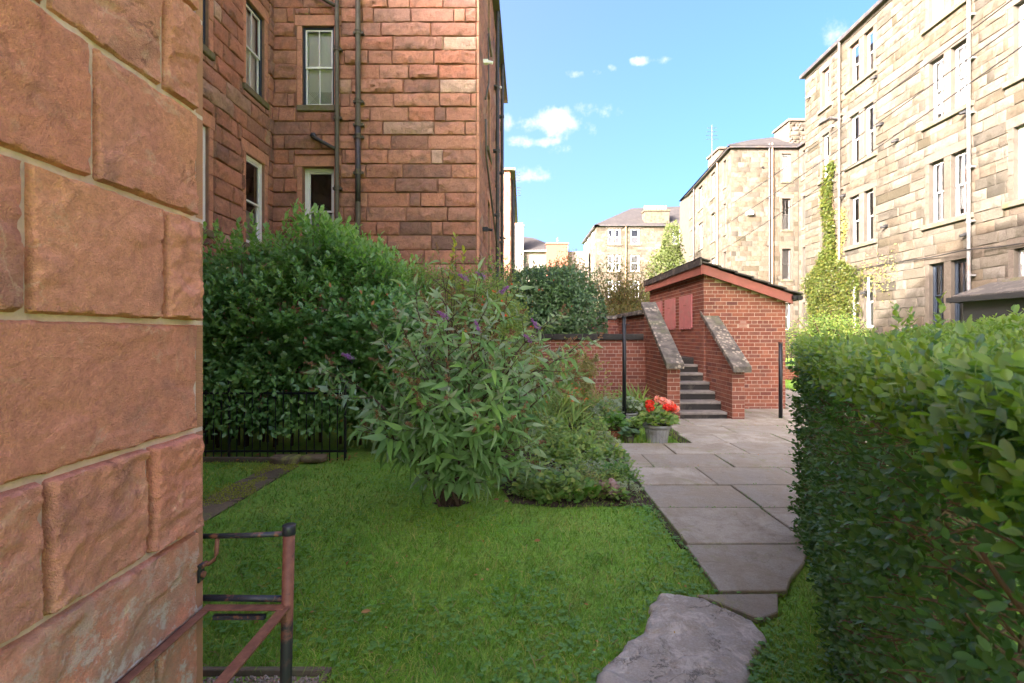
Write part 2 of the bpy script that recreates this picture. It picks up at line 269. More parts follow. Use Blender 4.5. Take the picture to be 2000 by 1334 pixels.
M['conifer'] = leaf_mat('far_tree_leaf', [(0.0578,0.0782,0.0204), (0.0748,0.0986,0.0272), (0.0374,0.0578,0.0136)], .6, .3, .3)
M['autumn'] = leaf_mat('autumn_leaf', [(0.099,0.108,0.0315), (0.144,0.131,0.045), (0.072,0.09,0.027), (0.162,0.09,0.0315), (0.117,0.117,0.0495)], .6, .35, .3)
M['dead_leaf'] = leaf_mat('fallen_leaf', [(.4,.2,.06), (.3,.13,.06), (.45,.3,.1)], .7, .2, .3)
M['yellow_leaf'] = leaf_mat('yellow_green_leaf', [(.3,.36,.05), (.4,.4,.07)], .5, .4, .3)
M['grass'] = leaf_mat('grass_blade', [(0.161,0.356,0.027), (0.204,0.41,0.0324), (0.252,0.432,0.0432), (0.14,0.324,0.027), (0.351,0.464,0.0756), (0.506,0.464,0.162)], .5, .25, .3, scale=1.3, up=0)
gt = M['grass'].node_tree; vm = gt.nodes.new('ShaderNodeVectorMath'); vm.operation = 'ADD'; vs_ = gt.nodes.new('ShaderNodeVectorMath'); vs_.operation = 'SCALE'; vs_.inputs['Scale'].default_value = .45
gt.links.new(gt.nodes.new('ShaderNodeNewGeometry').outputs['Normal'], vs_.inputs[0]); gt.links.new(vs_.outputs[0], vm.inputs[0]); vm.inputs[1].default_value = (0,0,1)
vn = gt.nodes.new('ShaderNodeVectorMath'); vn.operation = 'NORMALIZE'; gt.links.new(vm.outputs[0], vn.inputs[0]); gt.links.new(vn.outputs[0], gt.nodes['Principled BSDF'].inputs['Normal'])
gc_ = gt.nodes['Principled BSDF'].inputs['Base Color'].links[0].from_socket
gv = mixc(gt, rng_map(gt, noise(gt, 4.5, 5, .65),   .4, .58, 0, 1.), gc_, mixc(gt, 1., gc_, (.55,.66,.55), 'MULTIPLY')); gv = mixc(gt, rng_map(gt, noise(gt, 2.1, 6, .7, dist=.8), .52, .66, 0, .6), gv, (.3,.33,.08))
gt.links.new(gv, gt.nodes['Principled BSDF'].inputs['Base Color'])
M['clover'] = leaf_mat('clover_leaf', [(.12,.26,.05), (.16,.32,.08), (.09,.22,.05)], .5, .3, .35)
M['moss'] = plain('yellow_moss', (.2,.24,.02), 1, var=.5, scale=20, bmp=1.)
M['red_petal'] = leaf_mat('red_petal', [(.7,.035,.03), (.8,.08,.04)], .5, .25, .3)
M['pink_petal'] = leaf_mat('salmon_petal', [(.8,.3,.26), (.85,.42,.36)], .5, .25, .3)
M['purple_petal'] = leaf_mat('purple_petal', [(.3,.1,.4), (.4,.18,.5)], .6, .25, .3)
M['seed_brown'] = leaf_mat('dried_flower', [(.2,.1,.06), (.28,.16,.09), (.16,.1,.05)], .8, .2, .2)
# ------------------------------------------------------------------ numpy noise
def vnoise(P):
    P = np.asarray(P, float); I = np.floor(P).astype(np.int64); F = P - I; U = F*F*(3-2*F); out = 0
    for dx in (0, 1):
        for dy in (0, 1):
            for dz in (0, 1):
                h = (I[:,0]+dx)*374761393 + (I[:,1]+dy)*668265263 + (I[:,2]+dz)*2147483647
                h = (h ^ (h >> 13)) * 1274126177; h = h ^ (h >> 16)
                v = (h & 0xffff) / 65535.0
                w = (U[:,0] if dx else 1-U[:,0]) * (U[:,1] if dy else 1-U[:,1]) * (U[:,2] if dz else 1-U[:,2])
                out = out + v*w
    return out
def fbm(P, oct_=4, ridge=False):
    s = 0; a = .5; tot = 0; P = np.asarray(P, float)
    for o in range(oct_):
        n = vnoise(P*(2**o) + 17.3*o)
        if ridge: n = 1-np.abs(2*n-1)
        s = s + a*n; tot += a; a *= .5
    return s/tot
# ------------------------------------------------------------------ meshes and objects
def link(o, parent=None):
    COL.objects.link(o)
    if parent is not None:
        o.parent = parent
        w = parent.get('_w')
        o.location = Vector(o.location) - (Vector(parent.location) if parent.parent is None else Vector((0,0,0)))
    return o
class MB:
    def __init__(s): s.v = []; s.f = []
    def add(s, vs, fs):
        k = len(s.v); s.v += [tuple(v) for v in vs]; s.f += [tuple(i+k for i in f) for f in fs]; return s
    def quad(s, a, b, c, d): return s.add([a,b,c,d], [(0,1,2,3)])
    def obox(s, O, a, b, c):
        O, a, b, c = map(Vector, (O, a, b, c))
        P = [O, O+a, O+a+b, O+b, O+c, O+a+c, O+a+b+c, O+b+c]
        fs = [(3,2,1,0),(4,5,6,7),(0,1,5,4),(1,2,6,5),(2,3,7,6),(3,0,4,7)]
        if a.cross(b).dot(c) < 0: fs = [f[::-1] for f in fs]
        return s.add(P, fs)
    def box(s, x0, x1, y0, y1, z0, z1): return s.obox((x0,y0,z0), (x1-x0,0,0), (0,y1-y0,0), (0,0,z1-z0))
    def tube(s, pts, r, n=8):
        pts = [Vector(p) for p in pts]; rs = r if isinstance(r, (list, tuple)) else [r]*len(pts); vs = []; fs = []
        up = Vector((.31,.17,.93))
        for i, p in enumerate(pts):
            d = (pts[min(i+1, len(pts)-1)] - pts[max(i-1, 0)]).normalized()
            a = d.cross(up)
            if a.length < .1: a = d.cross(Vector((1,0,0)))
            a.normalize(); b = d.cross(a)
            for k in range(n):
                t_ = 2*math.pi*k/n; vs.append(p + (a*math.cos(t_) + b*math.sin(t_))*rs[i])
        for i in range(len(pts)-1):
            for k in range(n): fs.append((i*n+k, i*n+(k+1)%n, (i+1)*n+(k+1)%n, (i+1)*n+k))
        fs.append(tuple(range(n))[::-1]); fs.append(tuple((len(pts)-1)*n+k for k in range(n)))
        return s.add(vs, fs)
    def lathe(s, c, prof, n=24, flute=0):
        vs = []; fs = []
        for (r, z) in prof:
            for k in range(n):
                rr = r*(1 - (flute if k % 2 else 0)); t_ = 2*math.pi*k/n
                vs.append((c[0]+rr*math.cos(t_), c[1]+rr*math.sin(t_), c[2]+z))
        for i in range(len(prof)-1):
            for k in range(n): fs.append((i*n+k, i*n+(k+1)%n, (i+1)*n+(k+1)%n, (i+1)*n+k))
        fs.append(tuple(range(n))[::-1]); fs.append(tuple((len(prof)-1)*n+k for k in range(n)))
        return s.add(vs, fs)
    def mesh(s, name, mat, smooth=False, bevel=0):
        me = bpy.data.meshes.new(name); me.from_pydata(s.v, [], s.f); me.materials.append(mat)
        if bevel:
            bm = bmesh.new(); bm.from_mesh(me)
            bmesh.ops.bevel(bm, geom=[e for e in bm.edges if not e.is_boundary], offset=bevel, segments=1, affect='EDGES', clamp_overlap=True)
            bm.to_mesh(me); bm.free()
        if smooth:
            me.shade_smooth()
        me.update(); return me
    def build(s, name, mat, parent=None, smooth=False, bevel=0):
        return link(bpy.data.objects.new(name, s.mesh(name, mat, smooth, bevel)), parent)
def tag(o, label=None, cat=None, group=None, kind=None):
    for k, v in (('label', label), ('category', cat), ('group', group), ('kind', kind)):
        if v: o[k] = v
    return o
def thing(name, label, cat, loc=(0,0,0), group=None):
    o = bpy.data.objects.new(name, None); o.empty_display_size = .1; o.location = loc; COL.objects.link(o)
    return tag(o, label, cat, group)
def mesh_np(name, V, F, mat, smooth=False):
    V = np.ascontiguousarray(V, np.float32); F = np.ascontiguousarray(F, np.int32); k = F.shape[1]
    me = bpy.data.meshes.new(name); me.vertices.add(len(V)); me.vertices.foreach_set('co', V.ravel())
    me.loops.add(F.size); me.loops.foreach_set('vertex_index', F.ravel())
    me.polygons.add(len(F)); me.polygons.foreach_set('loop_start', np.arange(0, F.size, k, dtype=np.int32))
    me.polygons.foreach_set('loop_total', np.full(len(F), k, np.int32))
    if smooth: me.polygons.foreach_set('use_smooth', np.ones(len(F), bool))
    me.materials.append(mat); me.update(calc_edges=True)
    if not smooth: me.shade_flat()
    if smooth == 'edges': me.set_sharp_from_angle(angle=.75)
    return me
# ------------------------------------------------------------------ leaves
def leaf_template(w, stations=4, fold=.25, curl=.15, shape=None):
    ys = np.linspace(0, 1, stations); V = []
    for y in ys:
        ww = w*(shape(y) if shape else (math.sin(math.pi*min(max(y,.04),.97)**.85)))
        z = -curl*y*y
        V += [(-ww, y, z+fold*ww), (0, y, z), (ww, y, z+fold*ww)]
    F = []
    for i in range(stations-1):
        a = i*3; F += [(a, a+1, a+4, a+3), (a+1, a+2, a+5, a+4)]
    return np.array(V, float), np.array(F, int)
DIAMOND = (np.array([(0,0,0), (.26,.5,.06), (0,1,0), (-.26,.5,.06)], float), np.array([(0,1,2,3)], int))
LOW = leaf_template(.26, 3, .3, .15)
OVAL = leaf_template(.31, 4, .22, .12, lambda y: math.sin(math.pi*min(max(y,.05),.95))**.7)
OVAL_LOW = leaf_template(.31, 3, .25, .12, lambda y: [.12, 1, .15][int(round(y*2))])
LAUREL = leaf_template(.25, 4, .25, .18, lambda y: [.15,.85,1,.1][int(round(y*3))])
LANCE = leaf_template(.15, 5, .3, .45, lambda y: [.25,1,.9,.5,.04][int(round(y*4))])
STRAP = leaf_template(.05, 5, .3, .8, lambda y: [.8,1,.9,.6,.05][int(round(y*4))])
ROUND = leaf_template(.5, 4, .15, .1, lambda y: [.3,.95,1,.35][int(round(y*3))])
PINNATE = (np.array([(0,0,0),(.16,.35,.04),(0,.3,0),(-.16,.35,.04), (.3,.62,.05),(.02,.5,0),(.05,1,0),(-.05,.95,0),(-.3,.6,.05),(-.02,.5,0)], float),
           np.array([(0,1,2,3),(5,4,6,2),(2,7,8,9)], int))
def unit(a): return a/np.maximum(np.linalg.norm(a, axis=1, keepdims=True), 1e-9)
def basis(D, Nn):
    D = unit(D); Nn = Nn - D*(Nn*D).sum(1, keepdims=True); Nn = unit(Nn); S = np.cross(D, Nn); return S, D, Nn
def leaves(name, parent, mat, P, D, Nn, size, tmpl, singles=0, singles_name='leaf', front=None, kind='stuff'):
    """joined leaves under parent; the `singles` that show largest become objects of their own"""
    P = np.asarray(P, float); n = len(P)
    if n == 0: return
    size = np.broadcast_to(np.asarray(size, float), (n,)); S, D, Nn = basis(np.asarray(D, float), np.asarray(Nn, float)); TV, TF = tmpl
    rest = np.ones(n, bool)
    if singles:
        dist = np.linalg.norm(P - np.array([0,0,H]), axis=1); px = (P[:,0]/np.maximum(P[:,1], .1)); pz = (P[:,2]-H)/np.maximum(P[:,1], .1)
        vis = (P[:,1] > .2) & (px > -1.05) & (px < 1.03) & (pz > -.72) & (pz < .68)
        score = size/dist*np.where(vis, 1, 0)
        if front is not None: score = score*front
        idx = np.argsort(-score)[:singles]; rest[idx] = False
        me = mesh_np(singles_name, TV, TF, mat, True)
        off = np.array(parent.location) if parent is not None and parent.parent is None else np.zeros(3)
        for i in idx:
            o = bpy.data.objects.new(singles_name, me); COL.objects.link(o); o.parent = parent
            s = size[i]; p = P[i] - off
            o.matrix_local = Matrix(((S[i,0]*s, D[i,0]*s, Nn[i,0]*s, p[0]), (S[i,1]*s, D[i,1]*s, Nn[i,1]*s, p[1]), (S[i,2]*s, D[i,2]*s, Nn[i,2]*s, p[2]), (0,0,0,1)))
    P, D, S, Nn, size = P[rest], D[rest], S[rest], Nn[rest], size[rest]; n = len(P)
    if n == 0: return
    V = P[:,None,:] + size[:,None,None]*(TV[None,:,0,None]*S[:,None,:] + TV[None,:,1,None]*D[:,None,:] + TV[None,:,2,None]*Nn[:,None,:])
    F = TF[None] + (np.arange(n)*len(TV))[:,None,None]
    o = bpy.data.objects.new(name, mesh_np(name, V.reshape(-1,3), F.reshape(-1, TF.shape[1]), mat, len(TV) > 4))
    link(o, parent)
    if kind: o['kind'] = kind
    return o
def rdir(n, up=0., out=None, w=0.):
    d = rng.normal(size=(n,3)); d = unit(d); d[:,2] += up
    if out is not None: d = d + out*w
    return unit(d)
def shoots(base, axis, length, nleaf, ang=.9, leafn=None):
    """leaf positions and directions up a set of shoots: base (n,3), axis (n,3), length (n,)"""
    n = len(base); axis = unit(axis)
    t_ = np.linspace(.12, 1, nleaf)[None,:].repeat(n, 0) + rng.uniform(-.03, .03, (n, nleaf))
    P = base[:,None] + axis[:,None]*(t_*length[:,None])[...,None]
    ref = np.where(np.abs(axis[:,2:3]) > .9, np.array([[1.,0,0]]), np.array([[0,0,1.]])); A = unit(np.cross(axis, ref)); B = np.cross(axis, A)
    ph = (np.arange(nleaf)*2.4)[None,:] + rng.uniform(0, 6.28, (n,1))
    R = A[:,None]*np.cos(ph)[...,None] + B[:,None]*np.sin(ph)[...,None]
    k = ang*(1.15 - .75*t_)[...,None]
    D = axis[:,None]*np.cos(k) + R*np.sin(k); Nn = axis[:,None]*np.sin(k)*1.0 - R*np.cos(k)*1.0
    return P.reshape(-1,3), unit(D.reshape(-1,3)), unit(Nn.reshape(-1,3))
# ------------------------------------------------------------------ wall frames
class Wall:
    def __init__(s, O, U, Nn): s.O = Vector(O); s.U = Vector(U).normalized(); s.N = Vector(Nn).normalized(); s.Z = Vector((0,0,1)); s.rh = s.U.cross(s.Z).dot(s.N) > 0
    def p(s, u, v, n=0): return s.O + s.U*u + s.Z*v + s.N*n
    def box(s, mb, u0, u1, v0, v1, n0, n1): mb.obox(s.p(u0, v0, n0), s.U*(u1-u0), s.Z*(v1-v0), s.N*(n1-n0))
    def arr(s, A):
        A = np.asarray(A); return np.array(s.O)[None] + A[:,0:1]*np.array(s.U) + A[:,1:2]*np.array([0,0,1.]) + A[:,2:3]*np.array(s.N)
def subtract(rects, hole, eps=.03):
    out = []; a, b, c, d = hole
    for (u0,u1,v0,v1) in rects:
        if u1 <= a or u0 >= b or v1 <= c or v0 >= d: out.append((u0,u1,v0,v1)); continue
        if a-u0 > eps: out.append((u0,a,v0,v1))
        if u1-b > eps: out.append((b,u1,v0,v1))
        m0, m1 = max(u0,a), min(u1,b)
        if v1-d > eps: out.append((m0,m1,d,v1))
        if c-v0 > eps: out.append((m0,m1,v0,c))
    return out
def courses(u0, u1, v0, v1, ch, l0, l1, seed, quoin=None):
    r = random.Random(seed); out = []; v = v0; k = 0
    while v < v1-.01:
        h = min(ch*r.uniform(.96,1.04), v1-v); u = u0 - r.uniform(0, l1) * (1 if quoin is None else 0)
        segs = []
        while u < u1:
            l = r.uniform(l0, l1)
            if r.random() < .12: l = l0*.55
            segs.append((max(u,u0), min(u+l, u1))); u += l
        segs = [s for s in segs if s[1]-s[0] > .04]
        if len(segs) > 1 and segs[-1][1]-segs[-1][0] < .12: segs[-2:] = [(segs[-2][0], segs[-1][1])]
        out += [(a, b, v, v+h) for a, b in segs]; v += h; k += 1
    return out
def stone_vf(W_, rect, gap, amp, cell, seed, freq=7., back=.035, rough=0., edge=None):
    u0,u1,v0,v1 = rect; u0 += gap/2; u1 -= gap/2; v0 += gap/2; v1 -= gap/2
    nx = max(2, int(round((u1-u0)/cell))); ny = max(2, int(round((v1-v0)/cell)))
    ux = np.linspace(0,1,nx+1); vy = np.linspace(0,1,ny+1)
    ed = edge if edge else min(.012, (v1-v0)*.1, (u1-u0)*.2)
    ux[1] = max(min(ux[1], ed/(u1-u0)), .02) if nx > 2 else ux[1]; ux[-2] = 1-ux[1] if nx > 2 else ux[-2]
    vy[1] = max(min(vy[1], ed/(v1-v0)), .04) if ny > 2 else vy[1]; vy[-2] = 1-vy[1] if ny > 2 else vy[-2]
    G = np.stack(np.meshgrid(ux, vy, indexing='ij'), -1).reshape(-1,2)
    u = u0+(u1-u0)*G[:,0]; v = v0+(v1-v0)*G[:,1]
    q = np.stack([u*freq, v*freq*1.5, np.full_like(u, seed*3.7)], 1)
    n1 = fbm(q, 4, True); n2 = fbm(q*2.7+5, 3)
    e = np.minimum(np.minimum((u-u0), (u1-u)), np.minimum((v-v0), (v1-v))); mask = np.clip(e/(ed*1.1), 0, 1)
    n1 = n1 if rough <= 0 else n1*(1-rough) + rough*np.abs(n2*2-1)*1.2
    tt = fbm(q*.8+n2[:,None]*1.1+3, 3)*5.; ter = (np.floor(tt)+np.clip((tt-np.floor(tt)-.4)/.2, 0, 1)-1.2)*.34
    vv = (v-v0)/(v1-v0); d = amp*mask*(.08 + .75*n1*n1 + .45*(n2-.5) + ter + .22*np.sin(np.pi*np.clip(vv, 0, 1)**.8)); d = np.maximum(d, -.002)
    wob = .004*(fbm(q*3+9, 2)-.5)*2*(mask < .5)
    A = np.stack([u+wob, v+wob, d], 1); K = len(A)
    border = [i*(ny+1) for i in range(nx+1)] + [nx*(ny+1)+j for j in range(1, ny+1)] + [i*(ny+1)+ny for i in range(nx-1, -1, -1)] + [j for j in range(ny-1, 0, -1)]
    Bk = A[border].copy(); Bk[:,2] = -back; A = np.vstack([A, Bk]); nb = len(border)
    F = []
    for i in range(nx):
        for j in range(ny):
            a = i*(ny+1)+j; F.append((a, a+ny+1, a+ny+2, a+1))
    for k in range(nb): F.append((border[k], K+k, K+(k+1)%nb, border[(k+1)%nb]))
    F = np.array(F)
    if not W_.rh: F = F[:, ::-1]
    return W_.arr(A), F
def stones(W_, parent, rects, mat, gap, amp, cell, top=280, seed=0, freq=7., name='stone', rough_p=.35, smooth='edges', edge=None):
    r = random.Random(seed); ranked = []
    for q in rects:
        c_ = W_.p((q[0]+q[1])/2, (q[2]+q[3])/2); d = (c_-Vector((0,0,H))).length
        vis = c_.y > .3 and abs(c_.x/c_.y) < 1.15 and -.75 < (c_.z-H)/c_.y < .72
        ranked.append((((q[1]-q[0])*(q[3]-q[2]))**.5/d*(1 if vis else .05), q))
    ranked.sort(key=lambda a: -a[0]); VV = []; FF = []; k = 0
    for i, (_, q) in enumerate(ranked):
        V, F = stone_vf(W_, q, gap, amp*r.uniform(.45,1.25), cell if not callable(cell) else cell(q), seed*100+i, freq, rough=(.8 if r.random() < rough_p else 0), edge=edge)
        if i < top:
            o = bpy.data.objects.new(name, mesh_np(name, V, F, mat, smooth)); link(o, parent)
        else: VV.append(V); FF.append(F+k); k += len(V)
    if VV:
        o = bpy.data.objects.new(name+'_infill', mesh_np(name+'_infill', np.vstack(VV), np.vstack(FF), mat, smooth)); link(o, parent); o['kind'] = 'stuff'
def core(W_, parent, u0, u1, v0, v1, holes, mat, n=-.012, depth=.22, name='wall'):
    us = sorted({u0, u1, *[x for h in holes for x in h[:2] if u0 < x < u1]}); vs = sorted({v0, v1, *[x for h in holes for x in h[2:] if v0 < x < v1]})
    mb = MB()
    for a, b in zip(us, us[1:]):
        for c, d in zip(vs, vs[1:]):
            if any(h[0]-1e-6 <= a and b <= h[1]+1e-6 and h[2]-1e-6 <= c and d <= h[3]+1e-6 for h in holes): continue
            q = [W_.p(a,c,n), W_.p(b,c,n), W_.p(b,d,n), W_.p(a,d,n)]
            mb.quad(*(q if W_.rh else q[::-1]))
    for h in holes:
        a,b,c,d = h; i = n-depth; mb.quad(W_.p(a,c,n), W_.p(a,d,n), W_.p(a,d,i), W_.p(a,c,i)); mb.quad(W_.p(b,c,n), W_.p(b,c,i), W_.p(b,d,i), W_.p(b,d,n))
        mb.quad(W_.p(a,d,n), W_.p(b,d,n), W_.p(b,d,i), W_.p(a,d,i)); mb.quad(W_.p(a,c,n), W_.p(a,c,i), W_.p(b,c,i), W_.p(b,c,n))
    return mb.build(name, mat, parent)
def window(W_, parent, u0, u1, v0, v1, dep=.14, frame='white_paint', sash='white_paint', bars=1, blind='blind', blind_h=(0,1), fw=.05, sill=None, sill_mat='tan_sill', rail=.5, lintel=None, label=None, jamb=None, jm='tan_dressed', curtain=False, sill_over=.1):
    mb = MB(); n1 = -dep; n0 = n1-.07
    W_.box(mb, u0, u0+fw, v0, v1, n0, n1); W_.box(mb, u1-fw, u1, v0, v1, n0, n1); W_.box(mb, u0+fw, u1-fw, v1-fw, v1, n0, n1); W_.box(mb, u0+fw, u1-fw, v0, v0+fw*.8, n0, n1)
    w = mb.build('window', M[frame], parent, bevel=.004)
    if label: w['label'] = label
    a0, a1 = u0+fw, u1-fw; b0, b1 = v0+fw*.8, v1-fw; mid = b0 + (b1-b0)*rail; s = .035
    for (c0, c1, off) in ((mid-.02, b1, 0), (b0, mid+.02, -.03)):
        mb = MB(); m0, m1 = n0+.02+off, n1-.015+off
        W_.box(mb, a0, a0+s, c0, c1, m0, m1); W_.box(mb, a1-s, a1, c0, c1, m0, m1); W_.box(mb, a0+s, a1-s, c1-s, c1, m0, m1); W_.box(mb, a0+s, a1-s, c0, c0+s*1.2, m0, m1)
        for k in range(bars):
            x = a0+(a1-a0)*(k+1)/(bars+1); W_.box(mb, x-.011, x+.011, c0+s, c1-s, m0+.01, m1-.005)
        mb.build('sash', M[sash], w)
        g = MB(); q = [W_.p(a0+s*.5, c0+s*.5, (m0+m1)/2), W_.p(a1-s*.5, c0+s*.5, (m0+m1)/2), W_.p(a1-s*.5, c1-s*.5, (m0+m1)/2), W_.p(a0+s*.5, c1-s*.5, (m0+m1)/2)]
        g.quad(*(q if W_.rh else q[::-1])); g.build('glass', M['glass'], w)
    if blind:
        g = MB(); c0 = b0+(b1-b0)*blind_h[0]; c1 = b0+(b1-b0)*blind_h[1]
        if curtain:                                      # two gathered curtains
            for (x0, x1) in ((a0-.02, a0+(a1-a0)*.34), (a1-(a1-a0)*.34, a1+.02)):
                K = 13; vs = []; fs = []
                for i in range(K):
                    x = x0+(x1-x0)*i/(K-1); nn = n0-.06+.022*math.sin(i*2.1); vs += [W_.p(x,c0,nn), W_.p(x,c1,nn)]
                for i in range(K-1): fs.append((2*i, 2*i+2, 2*i+3, 2*i+1))
                g.add(vs, fs)
        else: W_.box(g, a0-.02, a1+.02, c0, c1, n0-.045, n0-.04)
        g.build('curtain' if curtain else 'blind', M[blind], w)
    g = MB(); e = .1
    W_.box(g, u0-e, u1+e, v0-e, v1+e, n0-.62, n0-.6)
    g.build('room', M['room'], w)
    if sill:
        g = MB(); W_.box(g, u0-sill_over, u1+sill_over, v0-sill, v0-.002, -dep-.03, .055); g.build('sill', M[sill_mat], w, bevel=.01)
    return w
def pipe(W_, parent, u, v0, v1, r, mat, name='downpipe', collars=(), n=.09, shoe=False):
    mb = MB(); mb.tube([W_.p(u,v0,n), W_.p(u,(v0+v1)/2,n), W_.p(u,v1,n)], r, 12)
    o = mb.build(name, M[mat], parent, True); o.data.set_sharp_from_angle(angle=.9)
    for c_ in collars:
        g = MB()
        for dz in (0, .065): g.tube([W_.p(u,c_+dz,n), W_.p(u,c_+dz+.03,n)], r*1.32, 12)
        g.tube([W_.p(u,c_-.01,n), W_.p(u,c_+.11,n)], r*1.13, 12)
        W_.box(g, u-r*2, u+r*2, c_+.02, c_+.07, -.02, n)
        g.build('collar', M[mat], o)
    return o
# ------------------------------------------------------------------ ground
def disc_ground():
    xs = np.array([-300,-60,-20,-8,-4,-2,-1,0,1,2,3,4,6,8,12,20,40,80,300.]); ys = np.array([-300,-40,-10,-3,0,1,2,3,4,5,6,7,8,9,10,12,16,22,30,45,80,150,400.])
    V = np.array([(x, y, 0) for x in xs for y in ys]); ny = len(ys)
    F = np.array([(i*ny+j, (i+1)*ny+j, (i+1)*ny+j+1, i*ny+j+1) for i in range(len(xs)-1) for j in range(ny-1)])
    o = bpy.data.objects.new('ground', mesh_np('ground', V, F, M['turf'])); COL.objects.link(o); o['kind'] = 'structure'
disc_ground()
# droved (finely tooled) margin of the quoins
m, t, b = new_mat('droved_margin'); M['droved'] = m
w_ = t.nodes.new('ShaderNodeTexWave'); w_.wave_type = 'BANDS'; w_.bands_direction = 'Z'; w_.inputs['Scale'].default_value = 62; w_.inputs['Distortion'].default_value = 1.2; w_.inputs['Detail Scale'].default_value = 2
L(t, pos(t), w_.inputs['Vector'])
c = mixc(t, rnd(t), (.5,.26,.155), (.46,.225,.125)); c = mixc(t, rng_map(t, w_.outputs[1], .2, .8, 0, .3), c, (.36,.18,.11)); c = mixc(t, rng_map(t, noise(t, 9, 5, .6), .45, .7, 0, .4), c, (.36,.2,.14))
L(t, c, b.inputs['Base Color']); b.inputs['Roughness'].default_value = .9; bump(t, b, w_.outputs[1], .5, .003)

# ------------------------------------------------------------------ the near tenement wall at the left
NX = -0.9625
near = thing('sandstone_building', 'close red sandstone wall of large rough blocks filling the left edge, beside the rusty railing', 'building', (NX, 1.2, 0))
WN = Wall((NX, 0, 0), (0,1,0), (1,0,0)); EU = 1.453; MG = EU - .036
lv = [-.02, .30, .70, .953, 1.2425, 1.563, 1.871, 2.185, 2.475, 2.78, 3.1]
vj = [[.6, 1.1], [.4, .82, 1.252], [.15, .60], [.53, .954, 1.224], [.1], [.45, .92, 1.275], [.55, 1.068], [.3, .963, 1.277], [.7], [.5, 1.1]]
core(WN, near, -6, EU-.002, -.3, 3.1, [], M['mortar'], n=.0022, name='mortar_bed')
def near_stone(rect, i, amp):
    W_ = WN; u0,u1,v0,v1 = rect; g = .0065; u0 += g; u1 -= g; v0 += g; v1 -= g; c_ = .0058
    nx = int((u1-u0)/c_)+2; ny = int((v1-v0)/c_)+2
    U_, V_ = np.meshgrid(np.linspace(u0,u1,nx+1), np.linspace(v0,v1,ny+1), indexing='ij'); u = U_.ravel(); v = V_.ravel()
    q = np.stack([u*3.1, v*3.9, np.full_like(u, i*5.3)], 1)
    big = fbm(q+fbm(q*1.7, 2)[:,None]*.9, 3); t_ = big*4.2; fr_ = t_-np.floor(t_); ter = np.floor(t_) + np.clip((fr_-.42)/.16, 0, 1)
    fine = fbm(q*6, 4, True); rid = fbm(q*2.2+9, 4, True)
    e = np.minimum(np.minimum(u-u0, u1-u), np.minimum(v-v0, v1-v)) + .014*(fbm(q*9, 4)-.5); mask = np.clip(e/.0055, 0, 1); mask = mask*mask*(3-2*mask)
    rough = 1.0 if amp > .015 else (.8 if amp > .0125 else .12)
    amp = amp*.85; d = mask*(.004 + amp*((ter-1.4)*.5 + .3*big) + .004*fine + amp*.3*rid + .42*rough*(.012*np.abs(fbm(q*5+2, 4)*2-1)*2 + .016*fine + .012*fbm(q*15, 3, True)) + .0025*fbm(q*22, 2, True))
    d = np.maximum(d, -.001)
    A = np.stack([u + .004*(fbm(q*9, 2)-.5), v + .005*(fbm(q*8+4, 2)-.5), d], 1); K = len(A)
    border = [a*(ny+1) for a in range(nx+1)] + [nx*(ny+1)+j for j in range(1, ny+1)] + [a*(ny+1)+ny for a in range(nx-1,-1,-1)] + [j for j in range(ny-1,0,-1)]
    Bk = A[border].copy(); Bk[:,2] = -.03; A = np.vstack([A, Bk]); nb = len(border)
    aa = (np.arange(nx)[:,None]*(ny+1) + np.arange(ny)[None]).ravel(); F = np.stack([aa, aa+ny+1, aa+ny+2, aa+1], 1)
    bd = np.array(border); kk = np.arange(nb); F2 = np.stack([bd, K+kk, K+(kk+1)%nb, bd[(kk+1)%nb]], 1)
    o = bpy.data.objects.new('stone', mesh_np('stone', W_.arr(A), np.vstack([F, F2]), M['near_stone'], 'edges')); link(o, near)
for r_ in range(len(lv)-1):
    xs = [-1.6, -.9, -.3] + vj[r_] + [MG]
    for k_, (a, b_) in enumerate(zip(xs, xs[1:])):
        last = k_ == len(xs)-2
        if r_ < 2 and b_ < 0: continue
        near_stone((a, b_, lv[r_], lv[r_+1]), r_*10+k_, .016 if (last and r_ in (3,5,7)) else (.0128 if r_ == 3 else (.009 if r_ == 4 else .012)))
    mb = MB(); g_ = .004
    mb.obox(WN.p(MG+.001, lv[r_]+g_, -.04), WN.U*(EU-MG), WN.Z*(lv[r_+1]-lv[r_]-2*g_), WN.N*(.043)); mb.build('quoin_margin', M['droved'], near, bevel=.003)
mb = MB(); mb.box(-5.4, NX-.05, -6, EU-.004, 0, 12); mb.box(-5.4, NX-.005, -6, EU-.004, 3.1, 12); mb.build('upper_wall', M['red_stone'], near)
mb = MB()                                                  # pale efflorescence crust along the rail
m, t, b = new_mat('salt_crust'); c = mixc(t, rng_map(t, noise(t, 50, 5, .7), .4, .65), (.62,.58,.54), (.44,.38,.34)); L(t, c, b.inputs['Base Color']); b.inputs['Roughness'].default_value = 1; bump(t, b, noise(t, 110, 5, .8), 1, .006); M['salt'] = m
nU, nV = 90, 14; pts = []
for i in range(nU+1):
    u = .74 + (1.36-.74)*i/nU
    for j in range(nV+1):
        v = .712 + (.10*math.sin(math.pi*min(1,(i/nU)*1.15))**.7 + .01)*j/nV
        q = np.array([[u*9, v*9, 3.]]); f_ = float(fbm(q, 3)[0]); h_ = float(fbm(q*6, 3)[0])
        n_ = .014 + .014*h_ + .03*(f_-.5) - .036*(j/nV)**1.2 - .015*(i/nU)**3
        pts.append(WN.p(u, v, n_))
fs = [(i*(nV+1)+j, (i+1)*(nV+1)+j, (i+1)*(nV+1)+j+1, i*(nV+1)+j+1) for i in range(nU) for j in range(nV)]
mb.add(pts, fs); mb.build('salt_crust', M['salt'], near, True)

